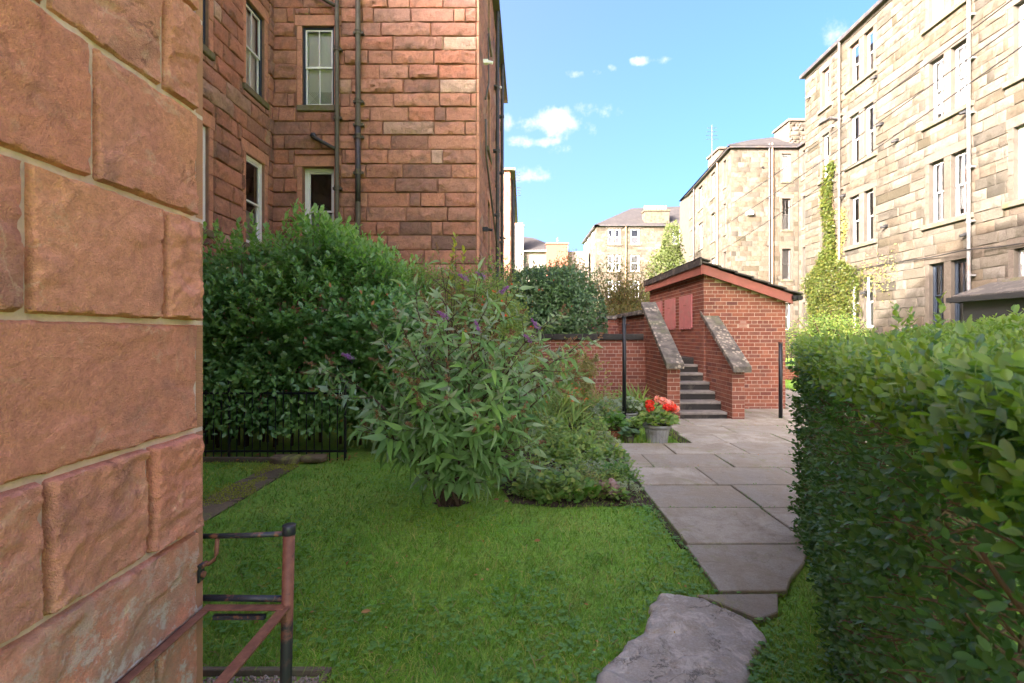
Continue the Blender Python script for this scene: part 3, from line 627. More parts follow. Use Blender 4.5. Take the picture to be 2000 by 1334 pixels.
# ------------------------------------------------------------------ red sandstone wing across the lawn
red = thing('sandstone_building', 'tall red sandstone tenement wing with two drainpipes behind the green shrubs', 'building', (-3.1, 10.5, 0))
WF = Wall((0, 10.5, 0), (1,0,0), (0,-1,0)); WR = Wall((-5.4, 0, 0), (0,1,0), (1,0,0)); WS = Wall((-.86, 10.5, 0), (.0204,1,0), (1,-.0204,0))
CH = .314; V0 = -.064; rows = [(3.42, 5.22), (6.56, 8.32), (9.7, 11.4)]
def dress(W_, parent, u0, u1, v0, v1, jw, lh, mat, seed, n=.004):
    """jamb stones and lintel round an opening; returns the rectangle they take up"""
    r = random.Random(seed)
    for s_ in (0, 1):
        v = v0-.0; 
        while v < v1-.02:
            h = min(r.uniform(.24,.36), v1-v)
            if v1-v-h < .1: h = v1-v
            mb = MB(); a, b_ = (u0-jw, u0) if s_ == 0 else (u1, u1+jw)
            W_.box(mb, a+.004, b_-.0, v+.003, v+h-.003, -.17, n+r.uniform(0,.008)); mb.build('jamb_stone', mat, parent, bevel=.004); v += h
    mb = MB(); W_.box(mb, u0-jw-.05, u1+jw+.05, v1+.003, v1+lh, -.17, n+.006); mb.build('lintel', mat, parent, bevel=.006)
    return [(u0-jw, u1+jw, v0-.0, v1), (u0-jw-.05, u1+jw+.05, v1, v1+lh)]
fr_holes = []; cut = []
for i, (a, b_) in enumerate(rows):
    h_ = (-4.753, -4.05, a, b_); fr_holes.append(h_); cut += dress(WF, red, *h_, .11, .24, M['red_dressed'], i) + [(-4.9, -3.9, a-.14, a)]
core(WF, red, -5.4, -.868, -.3, 11.7, fr_holes, M['red_mortar'], n=-.008, name='wall')
cs = courses(-5.4, -.905, V0, 11.6, CH, .45, 1.25, 5)
for c_ in cut: cs = [q for q0 in cs for q in subtract([q0], c_)]
stones(WF, red, cs, M['red_stone'], .011, .045, .036, top=215, seed=1, freq=4.2)
window(WF, red, -4.753, -4.05, *rows[1], dep=.05, frame='navy_paint', sash='white_paint', blind='blind', blind_h=(0, 1), sill=.13, sill_mat='red_sill', label='blue-black framed sash window with white blind and wire mesh')
w_ = window(WF, red, -4.753, -4.05, *rows[0], dep=.14, bars=0, blind='grey_blind', blind_h=(0, .45), fw=.08, sill=.13, sill_mat='red_sill', rail=.47, label='white framed window with dark panes')
window(WF, red, -4.753, -4.05, *rows[2], dep=.1, frame='navy_paint', sill=.13, sill_mat='red_sill')
mesh_ = MB()                                              # wire mesh behind the lower pane
for k_ in range(14):
    x = -4.68 + k_*.045
    mesh_.tube([WF.p(x, 6.63, -.146), WF.p(min(x+.3, -4.08), 6.63+min(.3, -4.08-x)*1.0, -.146)], .0025, 4); mesh_.tube([WF.p(x+.0, 6.93, -.148), WF.p(min(x+.3,-4.08), 6.93-min(.3,-4.08-x), -.148)], .0025, 4)
mesh_.build('wire_mesh', M['grey_pipe'], red)
cut = []; holes = []
for i, (a, b_) in enumerate(rows):
    for (u0, u1) in ((9.46, 10.17), (7.62, 8.33)):
        h_ = (u0, u1, a-.08, b_-.08); holes.append(h_); cut += dress(WR, red, *h_, .11, .24, M['red_dressed'], 10+i) + [(u0-.2, u1+.2, a-.22, a-.08)]
        window(WR, red, *h_, dep=.06, frame='navy_paint' if i else 'white_paint', bars=1 if i else 0, blind='blind' if i else 'grey_blind', blind_h=(0,1) if i else (0,.4), fw=.05 if i else .08, sill=.13, sill_mat='red_sill')
core(WR, red, 1.44, 10.51, -.3, 11.7, holes, M['red_mortar'], name='recessed_wall')
cs = courses(7.3, 10.49, V0, 11.6, CH, .4, 1.0, 8)
for c_ in cut: cs = [q for q0 in cs for q in subtract([q0], c_)]
stones(WR, red, cs, M['red_stone'], .011, .045, .04, top=75, seed=2, freq=4.2)
# side of the wing, seen edge on
sh = []; cut = []
for u0 in (2.3, 5.2, 8.3):
    for i, (a, b_) in enumerate(rows):
        h_ = (u0, u0+.95, a, b_); sh.append(h_); cut += dress(WS, red, *h_, .12, .25, M['red_dressed'], 30+i) + [(u0-.15, u0+1.1, a-.14, a)]
        window(WS, red, *h_, dep=.15, frame='navy_paint' if i else 'white_paint', sill=.13, sill_mat='red_sill')
core(WS, red, .0, 10.3, -.3, 11.7, sh, M['red_mortar'], name='side_wall')
cs = courses(.16, 10.3, V0, 11.6, CH, .5, 1.3, 11)
for c_ in cut: cs = [q for q0 in cs for q in subtract([q0], c_)]
stones(WS, red, cs, M['red_stone'], .012, .03, .14, top=0, seed=3)
v = V0; r_ = random.Random(4)
while v < 11.6:                                           # dressed corner margins course by course
    mb = MB(); WF.box(mb, -.902, -.853, v+.005, v+CH-.005, -.05, .008); mb.build('quoin_margin', M['red_dressed'], red, bevel=.004)
    mb = MB(); WS.box(mb, .012, .15, v+.005, v+CH-.005, -.04, .007); mb.build('quoin_margin', M['red_dressed'], red, bevel=.004); v += CH
pipe(WF, red, -3.94, .3, 12, .047, 'iron_pipe', collars=(4.66, 6.2, 7.7), n=.12)
pipe(WF, red, -3.477, 2.0, 12, .056, 'iron_pipe', collars=(5.0, 5.78, 6.05, 6.55, 8.05), n=.13)
mb = MB(); mb.tube([WF.p(-3.477, 4.4, .131), WF.p(-3.477, 5.02, .131), WF.p(-3.477, 6.12, .131)], .058, 12); mb.build('pipe_repair', M['dark_pipe'], red, True)
for (za, zb) in ((5.86, 5.56), (8.98, 8.68)):             # branch waste pipes
    mb = MB(); mb.tube([WF.p(-4.46, za, -.02), WF.p(-4.46, za, .1), WF.p(-4.42, za-.06, .13), WF.p(-3.98, zb, .13)], .04, 10); mb.tube([WF.p(-4.47, za, .03), WF.p(-4.46, za, .12)], .065, 10)
    mb.build('waste_pipe', M['dark_pipe'], red, True)
pipe(WS, red, 4.4, .2, 11.6, .055, 'dark_pipe', collars=(3.2, 5.2, 7.2, 9.2), n=.14); pipe(WS, red, 7.3, .2, 11.6, .055, 'dark_pipe', collars=(2.6, 4.9, 7.5, 9.6), n=.14)
mb = MB(); mb.tube([WS.p(1.2, 6.8, .05), WS.p(1.25, 5.9, .06), WS.p(3.9, 4.5, .12), WS.p(4.3, 4.2, .14)], .025, 8); mb.tube([WS.p(2.0, 9.4, .05), WS.p(2.0, 8.1, .06), WS.p(1.2, 7.3, .05)], .022, 8); mb.build('waste_pipe', M['cream_pipe'], red, True)
for (u, v) in ((.95, 8.05), (4.9, 9.5), (.9, 4.0), (7.9, 5.2)):
    mb = MB(); WS.box(mb, u, u+.1, v, v+.09, 0, .13); mb.tube([WS.p(u+.05, v+.045, .12), WS.p(u+.05, v+.02, .24)], .035, 8); mb.build('wall_lamp', M['blind'] if v > 6 else M['gutter'], red)
mb = MB(); WS.box(mb, -.1, 10.35, 11.62, 11.78, -.3, .22); WF.box(mb, -5.4, -.75, 11.62, 11.78, -.3, .12); mb.build('eave', M['iron_pipe'], red)
mb = MB(); mb.box(-9, -1.9, 11.6, 20.6, 0, 12.0); mb.box(-12, -6.4, 1.3, 20.6, 0, 12.0)
mb.obox((-9, 10.6, 11.7), (8.0, 0, 0), (0, 10, 0), (0, 0, .2)); mb.obox((-12, 1.4, 11.7), (6.5, 0, 0), (0, 19, 0), (0, 0, .2)); mb.build('roof', M['slate'], red)
mb = MB(); mb.obox(WS.p(10.3, 0, -.02), WS.N*-5, (0,.05,0), (0,0,11.7)); mb.build('gable_wall', M['red_stone'], red)

# next red tenement further up the row
far_red = thing('sandstone_building', 'narrow sunlit-topped sandstone tenement further up the row, glimpsed past the red wing', 'building', (-1.5, 30, 0))
W5 = Wall((0, 30, 0), (1,0,0), (0,-1,0)); W6 = Wall((-.45, 30, 0), (.012,1,0), (1,-.012,0))
core(W5, far_red, -5, -.45, 0, 11.8, [], M['red_mortar']); stones(W5, far_red, courses(-3.2, -.46, 0, 11.75, .31, .4, .9, 21), M['red_stone'], .015, .03, .15, top=60, seed=5)
core(W6, far_red, 0, 14, 0, 11.8, [], M['red_mortar'], name='side_wall'); stones(W6, far_red, courses(0, 14, 0, 11.75, .31, .5, 1.1, 22), M['red_stone'], .015, .03, .3, top=0, seed=6)
pipe(W6, far_red, 1.5, .2, 11.7, .07, 'dark_pipe', n=.12); pipe(W6, far_red, 5, .2, 11.7, .07, 'dark_pipe', n=.12)
mb = MB(); W6.box(mb, -.15, 14, 11.78, 11.95, -.3, .3); W5.box(mb, -5, -.3, 11.8, 11.93, -.3, .2); mb.build('eave', M['iron_pipe'], far_red)
mb = MB(); mb.box(-6, -1.2, 30.6, 44, 0, 12); mb.build('roof', M['slate'], far_red)
for k_, (u, v) in enumerate(((3, 11.9), (6.5, 11.9))):
    mb = MB(); mb.tube([W6.p(u, v-.3, .2), W6.p(u, v+.9, .2)], .03, 5)
    for q in range(4): mb.tube([W6.p(u-.1, v+.2+q*.2, .2), W6.p(u-.1, v+.2+q*.2, .6)], .02, 4)
    mb.build('aerial', M['dark_pipe'], far_red)

# ------------------------------------------------------------------ distant low house left of centre
hs = thing('brick_house', 'distant low house with brown roof and pale chimney stack, left of the sandstone tenements', 'house', (3, 62, 0))
mb = MB(); mb.box(-.6, 9, 60.5, 70, 0, 12.0); mb.build('wall', M['roughcast'], hs)
mb = MB(); mb.box(3.6, 6.3, 59.6, 60.4, 0, 12.75); mb.box(3.5, 6.4, 59.5, 60.45, 12.75, 12.9); mb.build('brick_block', M['brick'], hs)
mb = MB(); v_ = [(.6,60.2,12), (6.2,60.2,12), (6.2,70,12), (.6,70,12), (.6,64,14.6), (2.2,64,14.4)]; mb.add(v_, [(0,1,5,4), (1,2,5), (2,3,4,5), (3,0,4)]); mb.build('roof', M['slate'], hs)
mb = MB(); mb.box(-.55, .75, 59.9, 61.2, 9, 15.1); mb.box(-.62, .82, 59.82, 61.28, 15.1, 15.28); ch_ = mb.build('chimney', M['roughcast'], hs)
for k_ in range(4):
    g = MB(); g.lathe((-.3+k_*.28, 60.4, 15.28), [(.1,0), (.085,.3), (.1,.33)], 8); g.build('chimney_pot', M['pot_clay'], ch_)
mb = MB(); mb.box(.75, 5.9, 60.0, 60.15, 11.9, 12.05); mb.tube([(5.0,60,12.9), (5.0,60,13.6)], .04, 5); mb.build('gutter', M['white_paint'], hs)

# ------------------------------------------------------------------ big blond sandstone tenement on the right
tan = thing('sandstone_building', 'large sunlit blond sandstone tenement at right with green creeper and overhead cables', 'building', (12.7, 16, 0))
WT = Wall((12.22, 0, 0), (.031,1,0), (-1,.031,0)); TR = [(1.75,3.66), (4.9,6.76), (8.0,9.86), (11.0,12.57)]
cols = {'A': [(19.62,20.1)], 'B': [(17.84,18.36), (17.08,17.57)], 'C': [(14.16,14.68), (13.40,13.92)], 'E': [(11.05,12.1)], 'F': [(7.2,8.2)]}
th = []; tcut = []
sty = {('A',1):('grey_window','blind'), ('A',2):('white_paint',None), ('A',3):('brown_window','grey_blind'), ('B',0):('white_paint','blind'), ('B',1):('grey_window',None), ('B',2):('white_paint',None),
       ('B',3):('brown_window',None), ('C',0):('navy_paint','grey_blind'), ('C',1):('grey_window','blind'), ('C',2):('grey_window','blind'), ('C',3):('white_paint','blind'), ('E',3):('grey_window','blind'), ('E',2):('grey_window','blind'), ('E',1):('white_paint','blind')}
for key, prs in cols.items():
    for i, (a, b_) in enumerate(TR):
        if (key, i) in (('A', 0),): continue
        if key == 'E' and i == 0: a, b_ = 2.95, 3.68
        fr_, bl = sty.get((key, i), ('grey_window', 'blind'))
        for k_, (u0, u1) in enumerate(prs):
            th.append((u0, u1, a, b_))
            window(WT, tan, u0, u1, a, b_, dep=.12, frame=fr_, sash='white_paint' if fr_ != 'navy_paint' else 'navy_paint', bars=1 if key in 'CE' else 0, blind=bl, blind_h=(0 if (i+k_) % 2 else .12, 1), curtain=(key == 'C' and i in (0, 1)))
        lo, hi = min(p[0] for p in prs), max(p[1] for p in prs)
        tcut += dress(WT, tan, lo, hi, a, b_, .13, .27, M['tan_dressed'], 50+i)
        if len(prs) == 2:
            mb = MB(); WT.box(mb, prs[1][1]+.001, prs[0][0]-.001, a, b_, -.2, .005); mb.build('mullion', M['tan_dressed'], tan, bevel=.01)
        mb = MB(); WT.box(mb, lo-.22, hi+.22, a-.15, a-.002, -.2, .09); mb.build('sill', M['tan_sill'], tan, bevel=.012); tcut.append((lo-.22, hi+.22, a-.15, a))
core(WT, tan, -8, 21.35, -.3, 13.03, th, M['tan_mortar'], n=-.006)
cs = courses(10.2, 21.33, -.05, 12.9, .308, .4, .95, 31)
for c_ in tcut: cs = [q for q0 in cs for q in subtract([q0], c_)]
stones(WT, tan, cs, M['tan_stone'], .010, .022, .09, top=285, seed=7, freq=4.5, rough_p=.5)
cs = courses(-8, 10.2, -.05, 12.9, .31, .6, 1.2, 32)
for hh in th[-4:] : cs = [q for q0 in cs for q in subtract([q0], (hh[0]-.14, hh[1]+.14, hh[2]-.16, hh[3]+.28))]
stones(WT, tan, cs, M['tan_stone'], .013, .04, .3, top=0, seed=8, freq=3.6)
mb = MB(); WT.box(mb, -8, 21.5, 13.02, 13.16, -.3, .16); mb.build('gutter', M['dark_pipe'], tan)
mb = MB(); mb.add([WT.p(-8,13.1,-.1), WT.p(21.5,13.1,-.1), WT.p(21.5,17.5,-6), WT.p(-8,17.5,-6)], [(0,1,2,3)]); mb.add([WT.p(21.36,0,-.1), WT.p(21.36,0,-8), WT.p(21.36,13.1,-8), WT.p(21.36,13.1,-.1)], [(0,1,2,3)]); mb.build('roof', M['slate'], tan)
mb = MB(); WT.box(mb, -8, 21.3, 0, 13.0, -9, -1.2); mb.build('inner_wall', M['tan_mortar'], tan)
pipe(WT, tan, 13.2, .1, 13.0, .045, 'grey_pipe', collars=(1.6, 3.1, 4.6, 6.1, 7.6, 9.1, 10.3, 11.4), n=.13)
pipe(WT, tan, 18.79, .1, 13.0, .045, 'cream_pipe', collars=(4.2, 7.2, 10.1), n=.12)
for (u, v) in ((13.35, 11.25), (13.35, 7.72), (13.35, 4.28), (19.3, 9.9), (16.6, 8.8), (15.9, 7.95), (16.4, 5.2), (17.4, 3.0), (20.9, 11.9), (18.6, 6.9), (16.9, 10.6)):
    mb = MB(); WT.box(mb, u-.05, u+.05, v, v+.09, 0, .1); mb.tube([WT.p(u, v+.03, .08), WT.p(u+.06, v, .2)], .045, 8); mb.build('wall_lamp', M['gutter'] if u < 19 else M['grey_pipe'], tan)
mb = MB(); mb.tube([WT.p(10.5, 3.72, .07), WT.p(12.5, 3.80, .07), WT.p(13.2, 3.86, .2), WT.p(14.6, 3.86, .07), WT.p(16.2, 3.93, .07), WT.p(18.9, 3.95, .07)], .016, 6); mb.build('wall_cable', M['gutter'], tan)
mb = MB(); mb.tube([WT.p(18.7, 9.95, .09), WT.p(19.4, 10.35, .08), WT.p(20.2, 10.42, .08)], .035, 6); mb.build('waste_pipe', M['dark_pipe'], tan)
# small lean-to porch against the tenement
por = thing('lean_to_porch', 'small lean-to with dark slate roof and black gutter against the blond tenement, right edge', 'porch', (12, 11.5, 0))
mb = MB(); WT.box(mb, 9.6, 12.55, 0, 2.42, .01, .85); mb.build('wall', M['gutter'], por)
mb = MB(); O_ = WT.p(9.5, 2.48, 1.02); mb.obox(O_, WT.U*3.2, WT.N*-1.0 + WT.Z*.36, WT.Z*.05); mb.build('roof', M['tile'], por)
mb = MB(); WT.box(mb, 9.45, 12.78, 2.36, 2.49, .98, 1.1); WT.box(mb, 12.72, 12.79, 2.35, 2.48, .03, 1.0); mb.build('gutter', M['gutter'], por)

# ------------------------------------------------------------------ second blond tenement stepping back
tn2 = thing('sandstone_building', 'blond sandstone tenement with tiled roof and twin drainpipes behind the brick hut', 'building', (15.5, 30, 0))
W2 = Wall((13.36, 29.8, 0), (1,0,0), (0,-1,0)); W3 = Wall((17.59, 21.3, 0), (0,1,0), (-1,0,0)); W4 = Wall((13.36, 29.8, 0), (.0957,1,0), (-1,.0957,0)); E2 = 13.12
T2 = [(1.75,3.45), (4.93,6.85), (8.05,10.0), (11.1,12.8)]; hl = []; ct = []
for i, (a, b_) in enumerate(T2):
    h_ = (3.2, 3.76, a, b_); hl.append(h_); ct += dress(W2, tn2, *h_, .14, .25, M['tan_dressed'], 70+i) + [(2.95, 4.0, a-.14, a)]
    window(W2, tn2, *h_, dep=.14, frame='grey_window' if i != 3 else 'white_paint', sash='white_paint' if i in (0, 3) else 'grey_window', bars=1 if i == 2 else 0, blind='blind' if i in (0,3) else 'grey_blind', blind_h=(0,1) if i != 2 else (0,.5), sill=.14)
core(W2, tn2, 0, 4.23, -.3, E2, hl, M['tan_mortar'], n=-.006)
cs = courses(.02, 4.2, -.05, E2-.05, .308, .45, 1.0, 41)
for c_ in ct: cs = [q for q0 in cs for q in subtract([q0], c_)]
stones(W2, tn2, cs, M['tan_stone'], .010, .014, .13, top=240, seed=9, freq=3.)
hl = []; ct = []
for i, (a, b_) in enumerate(T2):
    for (u0, u1) in ((7.65, 8.1), (3.2, 3.9)):
        h_ = (u0, u1, a, b_); hl.append(h_); ct += dress(W3, tn2, *h_, .13, .25, M['tan_dressed'], 80+i) + [(u0-.2, u1+.2, a-.14, a)]
        window(W3, tn2, *h_, dep=.14, frame='grey_window', bars=0, sill=.14)
core(W3, tn2, 0, 8.5, -.3, E2, hl, M['tan_mortar'], n=-.006, name='side_wall')
cs = courses(0, 8.48, -.05, E2-.05, .308, .5, 1.0, 42)
for c_ in ct: cs = [q for q0 in cs for q in subtract([q0], c_)]
stones(W3, tn2, cs, M['tan_stone'], .014, .03, .2, top=0, seed=10)
hl = []; ct = []
for i, (a, b_) in enumerate(T2):
    for (u0, u1) in ((.95, 1.42), (3.2, 4.1), (6.1, 7.2), (9.0, 9.7)):
        h_ = (u0, u1, a, b_); hl.append(h_); ct += dress(W4, tn2, *h_, .13, .25, M['tan_dressed'], 90+i) + [(u0-.2, u1+.2, a-.14, a)]
        window(W4, tn2, *h_, dep=.14, frame='grey_window' if (i+int(u0)) % 2 else 'white_paint', bars=0, blind='grey_blind' if i % 2 else 'blind', sill=.14)
core(W4, tn2, 0, 10.6, -.3, E2, hl, M['tan_mortar'], n=-.006, name='receding_wall')
cs = courses(.02, 10.58, -.05, E2-.05, .308, .5, 1.0, 43)
for c_ in ct: cs = [q for q0 in cs for q in subtract([q0], c_)]
stones(W4, tn2, cs, M['tan_stone'], .010, .014, .2, top=30, seed=11)
for (u, mt) in ((2.34, 'dark_pipe'), (2.52, 'tan_pipe')): pipe(W2, tn2, u, 0, E2+.3, .05, mt, n=.12, collars=(4, 7, 10))
pipe(W4, tn2, 2.4, 0, E2, .05, 'tan_pipe', n=.1); pipe(W4, tn2, 8.2, 0, E2, .05, 'dark_pipe', n=.1)
mb = MB(); W2.box(mb, .95, 1.3, 8.95, 9.15, 0, .22); mb.tube([W2.p(1.1, 9.1, .1), W2.p(1.15, 9.25, .2)], .06, 6); mb.build('boiler_flue', M['blind'], tn2)
for (u, v) in ((1.9, 11.9), (2.75, 4.5), (1.0, 4.0), (.4, 3.2)):
    mb = MB(); W2.box(mb, u, u+.08, v, v+.09, 0, .12); mb.build('wall_vent', M['gutter'], tn2)
mb = MB(); W2.box(mb, -.15, 4.5, E2, E2+.12, -.3, .2); W4.box(mb, -.05, 10.7, E2, E2+.12, -.3, .2); W3.box(mb, 0, 8.3, E2, E2+.12, -.3, .2); mb.build('gutter', M['dark_pipe'], tn2)
mb = MB(); e_ = E2+.1
v_ = [(13.1,29.6,e_), (18.4,29.6,e_), (18.4,24,e_), (24,24,e_), (24,42,e_), (14.2,42,e_), (16.5,33.5,e_+1.9), (20,33.5,e_+2.4), (20,40,e_+2.4)]
mb.add(v_, [(0,1,7,6), (0,6,8,5), (6,7,8), (1,4,8,7), (4,5,8)])
rf = mb.build('roof', M['slate'], tn2)
for j in range(9):                                         # tile courses of the front slope
    k_ = j/9.; a = Vector((13.1,29.6,e_)).lerp(Vector((16.5,33.5,e_+1.9)), k_); b_ = Vector((18.4,29.6,e_)).lerp(Vector((20,33.5,e_+2.4)), k_)
    g = MB(); g.obox(a+Vector((0,-.02,.01)), b_-a, Vector((0,.22,.1)), (0,0,.05)); g.build('tile_course', M['slate'], rf)
mb = MB(); mb.box(17.35, 18.9, 30.4, 32.2, E2-1, 15.1); mb.box(17.25, 19.0, 30.3, 32.3, 15.1, 15.25); ck = mb.build('chimney', M['tan_dressed'], tn2)
cs = courses(17.36, 18.89, 13.3, 15.08, .29, .35, .7, 44); Wc = Wall((0, 30.4, 0), (1,0,0), (0,-1,0))
VV = [stone_vf(Wc, q, .03, .03, .15, i) for i, q in enumerate(cs)]; k_ = 0; A_ = []; B_ = []
for V, F in VV: A_.append(V); B_.append(F+k_); k_ += len(V)
o = bpy.data.objects.new('stone_facing', mesh_np('stone_facing', np.vstack(A_), np.vstack(B_), M['tan_stone'], True)); link(o, ck); o['kind'] = 'stuff'
mb = MB(); mb.box(14.6, 15.9, 34.5, 36.5, E2, 14.9); mb.box(14.5, 16, 34.4, 36.6, 14.9, 15.05); mb.build('chimney', M['tan_dressed'], tn2)
mb = MB(); mb.tube([(13.55,33.2,13.2), (13.55,33.2,16.1)], .02, 5)
for q in range(4): mb.tube([(13.1+q*.04,33.2,15.1+q*.26), (14.0-q*.04,33.2,15.1+q*.26)], .013, 4)
mb.build('aerial', M['dark_pipe'], tn2)
mb = MB(); mb.box(14.3, 24, 30.8, 42, 0, 13.1); mb.box(18.8, 24, 22.4, 42, 0, 13.1); mb.build('inner_wall', M['tan_mortar'], tn2)

# ------------------------------------------------------------------ far tenement closing the view
tn3 = thing('sandstone_building', 'distant sandstone tenement closing the view under a hipped roof with a row of chimney pots', 'building', (14, 56, 0))
W7 = Wall((0, 56, 0), (1,0,0), (0,-1,0)); W8 = Wall((9.27, 56, 0), (0,1,0), (-1,0,0)); E3 = 14.15; hl = []; ct = []
for i, (a, b_) in enumerate(((3.0,4.9), (5.8,7.8), (8.85,10.85), (12.05,13.9))):
    for (u0, u1) in ((10.6,11.25), (11.42,12.08), (13.25,14.3), (18.2,19.2), (21,22)):
        h_ = (u0, u1, a, b_); hl.append(h_)
        window(W7, tn3, *h_, dep=.1, bars=0, fw=.1, blind='grey_blind', blind_h=(0,.5) if i == 3 else (0,1))
    for (u0, u1) in ((10.6,12.08), (13.25,14.3), (18.2,19.2), (21,22)):
        mb = MB(); W7.box(mb, u0-.2, u1+.2, b_+.002, b_+.26, -.1, .05); mb.build('lintel', M['tan_dressed'], tn3); ct.append((u0-.2, u1+.2, b_, b_+.26))
        mb = MB(); W7.box(mb, u0-.2, u1+.2, a-.16, a-.002, -.1, .09); mb.build('sill', M['tan_sill'], tn3); ct.append((u0-.2, u1+.2, a-.16, a)); ct.append((u0-.12, u1+.12, a, b_))
core(W7, tn3, 9.27, 26, 0, E3, hl, M['tan_mortar'], n=-.006)
cs = courses(9.3, 24, 0, E3-.05, .31, .45, 1.1, 51)
for c_ in ct: cs = [q for q0 in cs for q in subtract([q0], c_)]
stones(W7, tn3, cs, M['tan_stone'], .008, .008, .5, top=0, seed=12)
core(W8, tn3, 0, 11, 0, E3, [], M['tan_mortar'], name='side_wall'); stones(W8, tn3, courses(.05, 10.9, 0, E3-.1, .31, .5, 1.1, 52), M['tan_stone'], .008, .008, .5, top=0, seed=13)
for u0 in (2, 5.5, 8.5):
    for (a, b_) in ((8.85,10.85), (12.05,13.9)):
        mb = MB(); W8.box(mb, u0, u0+1.1, a, b_, .02, .06); mb.build('window', M['white_paint'], tn3)
pipe(W7, tn3, 12.7, 0, E3, .07, 'tan_pipe', n=.12)
mb = MB(); W7.box(mb, 9.0, 26, E3, E3+.16, -.3, .3); W8.box(mb, -.3, 11, E3, E3+.16, -.3, .3); mb.build('gutter', M['dark_pipe'], tn3)
mb = MB(); e_ = E3+.15; mb.add([(9,55.7,e_), (27,55.7,e_), (27,67,e_), (9,67,e_), (14.7,61.3,17.7), (22.5,61.3,18.0)], [(0,1,5,4), (1,2,5), (2,3,4,5), (3,0,4)]); mb.build('roof', M['slate'], tn3)
mb = MB(); mb.box(15.0, 17.9, 56.2, 57.4, E3, 16.0); mb.box(14.9, 18.0, 56.1, 57.5, 16.0, 16.2); ck = mb.build('chimney', M['tan_stone'], tn3)
for k_ in range(9):
    g = MB(); g.lathe((15.2+k_*.31, 56.8, 16.2), [(.12,0), (.1,.55), (.13,.6)], 8); g.build('chimney_pot', M['pot_clay' if k_ > 4 or k_ % 2 == 0 else 'pot_cream'], ck)
mb = MB(); mb.box(10.4, 25, 57.2, 66, 0, E3); mb.build('inner_wall', M['tan_mortar'], tn3)

# ------------------------------------------------------------------ overhead cables
def cable(a, b_, sag, label):
    a, b_ = Vector(a), Vector(b_); mb = MB()
    pts = [a.lerp(b_, i/24) - Vector((0,0,4*sag*(i/24)*(1-i/24))) for i in range(25)]; mb.tube(pts, .014, 6)
    tag(mb.build('overhead_cable', M['gutter'], None), label, 'cable', 'overhead cables crossing in front of the blond tenement')
cable((12.8,31,9.3), (9.0,5.0,7.95), .25, 'topmost of the three thin black cables strung across the blond tenement')
cable((11.9,31,7.7), (9.8,5.0,8.1), .3, 'middle one of the three thin black cables strung across the blond tenement')
cable((11.6,31,6.0), (9.9,5.0,7.85), .3, 'lowest of the three thin black cables strung across the blond tenement')
# ------------------------------------------------------------------ brickwork
BR = {}
def brick_unit(l):
    k = round(l, 3)
    if k not in BR: BR[k] = MB().obox((0,0,0), (k,0,0), (0,.065,0), (0,0,.045)).mesh('brick', M['brick'], bevel=.003)
    return BR[k]
def brickwork(W_, parent, u0, u1, v0, v1, keep=None, top=0, seed=0, n=0.):
    r = random.Random(seed); items = []; v = v0; k = 0
    while v < v1:
        head = (k % 4 == 3); l = .1125 if head else .225; u = u0 - (.056 if head else (.1125 if k % 2 else 0))
        while u < u1-.02:
            a, b_ = max(u, u0), min(u+l, u1); u += l
            if b_-a < .04: continue
            if keep and not keep((a+b_)/2, v+.037): continue
            items.append((a+.005, b_-.005, v+.005))
        v += .075; k += 1
    def score(q):
        c_ = W_.p(q[0], q[2]); return (c_-Vector((0,0,H))).length
    items.sort(key=score); off = Vector(parent.location)
    VV = []; FF = []; kk = 0
    for i, (a, b_, v) in enumerate(items):
        dn = n + r.uniform(-.001, .0015); base = W_.p(a, v, dn-.045); dv = Vector((0,0,1)); 
        if i < top:
            o = bpy.data.objects.new('brick', brick_unit(b_-a)); COL.objects.link(o); o.parent = parent
            B_ = Matrix((W_.U, dv, W_.N)).transposed().to_4x4()
            if not W_.rh:                                   # keep the basis right handed
                base = W_.p(b_, v, dn-.045); B_ = Matrix((-W_.U, dv, W_.N)).transposed().to_4x4()
            o.matrix_local = Matrix.Translation(base-off) @ B_
        else:
            g = MB(); g.obox(base, W_.U*(b_-a), dv*.065, W_.N*.045); VV.append(np.array(g.v)); FF.append(np.array(g.f)+kk); kk += 8
    if VV:
        o = bpy.data.objects.new('brick_infill', mesh_np('brick_infill', np.vstack(VV), np.vstack(FF), M['brick'])); link(o, parent); o['kind'] = 'stuff'
# ------------------------------------------------------------------ brick hut
hut = thing('brick_hut', 'small red brick hut with sloping tiled roof and pink shutters beside the steps', 'hut', (4.6, 11.4, 0))
HF = Wall((0, 9.5, 0), (1,0,0), (0,-1,0)); HL = Wall((3.8, 0, 0), (0,1,0), (-1,0,0)); HR = Wall((5.43, 0, 0), (0,1,0), (1,0,0))
def slope(x): return 2.70 - (x-3.8)*.335
brickwork(HF, hut, 3.8, 5.43, 0, 2.75, lambda u, v: v < slope(u)-.0 and not (4.48 < u < 4.68 and 1.64 < v < 1.80), top=262, seed=1)
brickwork(HL, hut, 9.5, 13.4, .6, 2.78, None, top=30, seed=2); brickwork(HR, hut, 9.5, 13.4, 0, 2.15, None, top=0, seed=3)
mb = MB()
for y0, y1 in ((9.5035, 13.39),):
    mb.add([(3.8035,y0,0),(5.4265,y0,0),(5.4265,y0,slope(5.42)+.05),(3.8035,y0,slope(3.8)+.1),(3.8035,y1,0),(5.4265,y1,0),(5.4265,y1,slope(5.42)+.05),(3.8035,y1,slope(3.8)+.1)],
           [(0,1,2,3),(7,6,5,4),(4,7,3,0),(1,5,6,2),(3,2,6,7)])
mb.build('wall', M['brick_mortar'], hut)
mb = MB(); HF.box(mb, 4.485, 4.675, 1.64, 1.815, -.03, -.012)
for k in range(6): HF.box(mb, 4.495, 4.665, 1.652+k*.027, 1.666+k*.027, -.015, .002)
mb.build('vent', M['fascia'], hut)
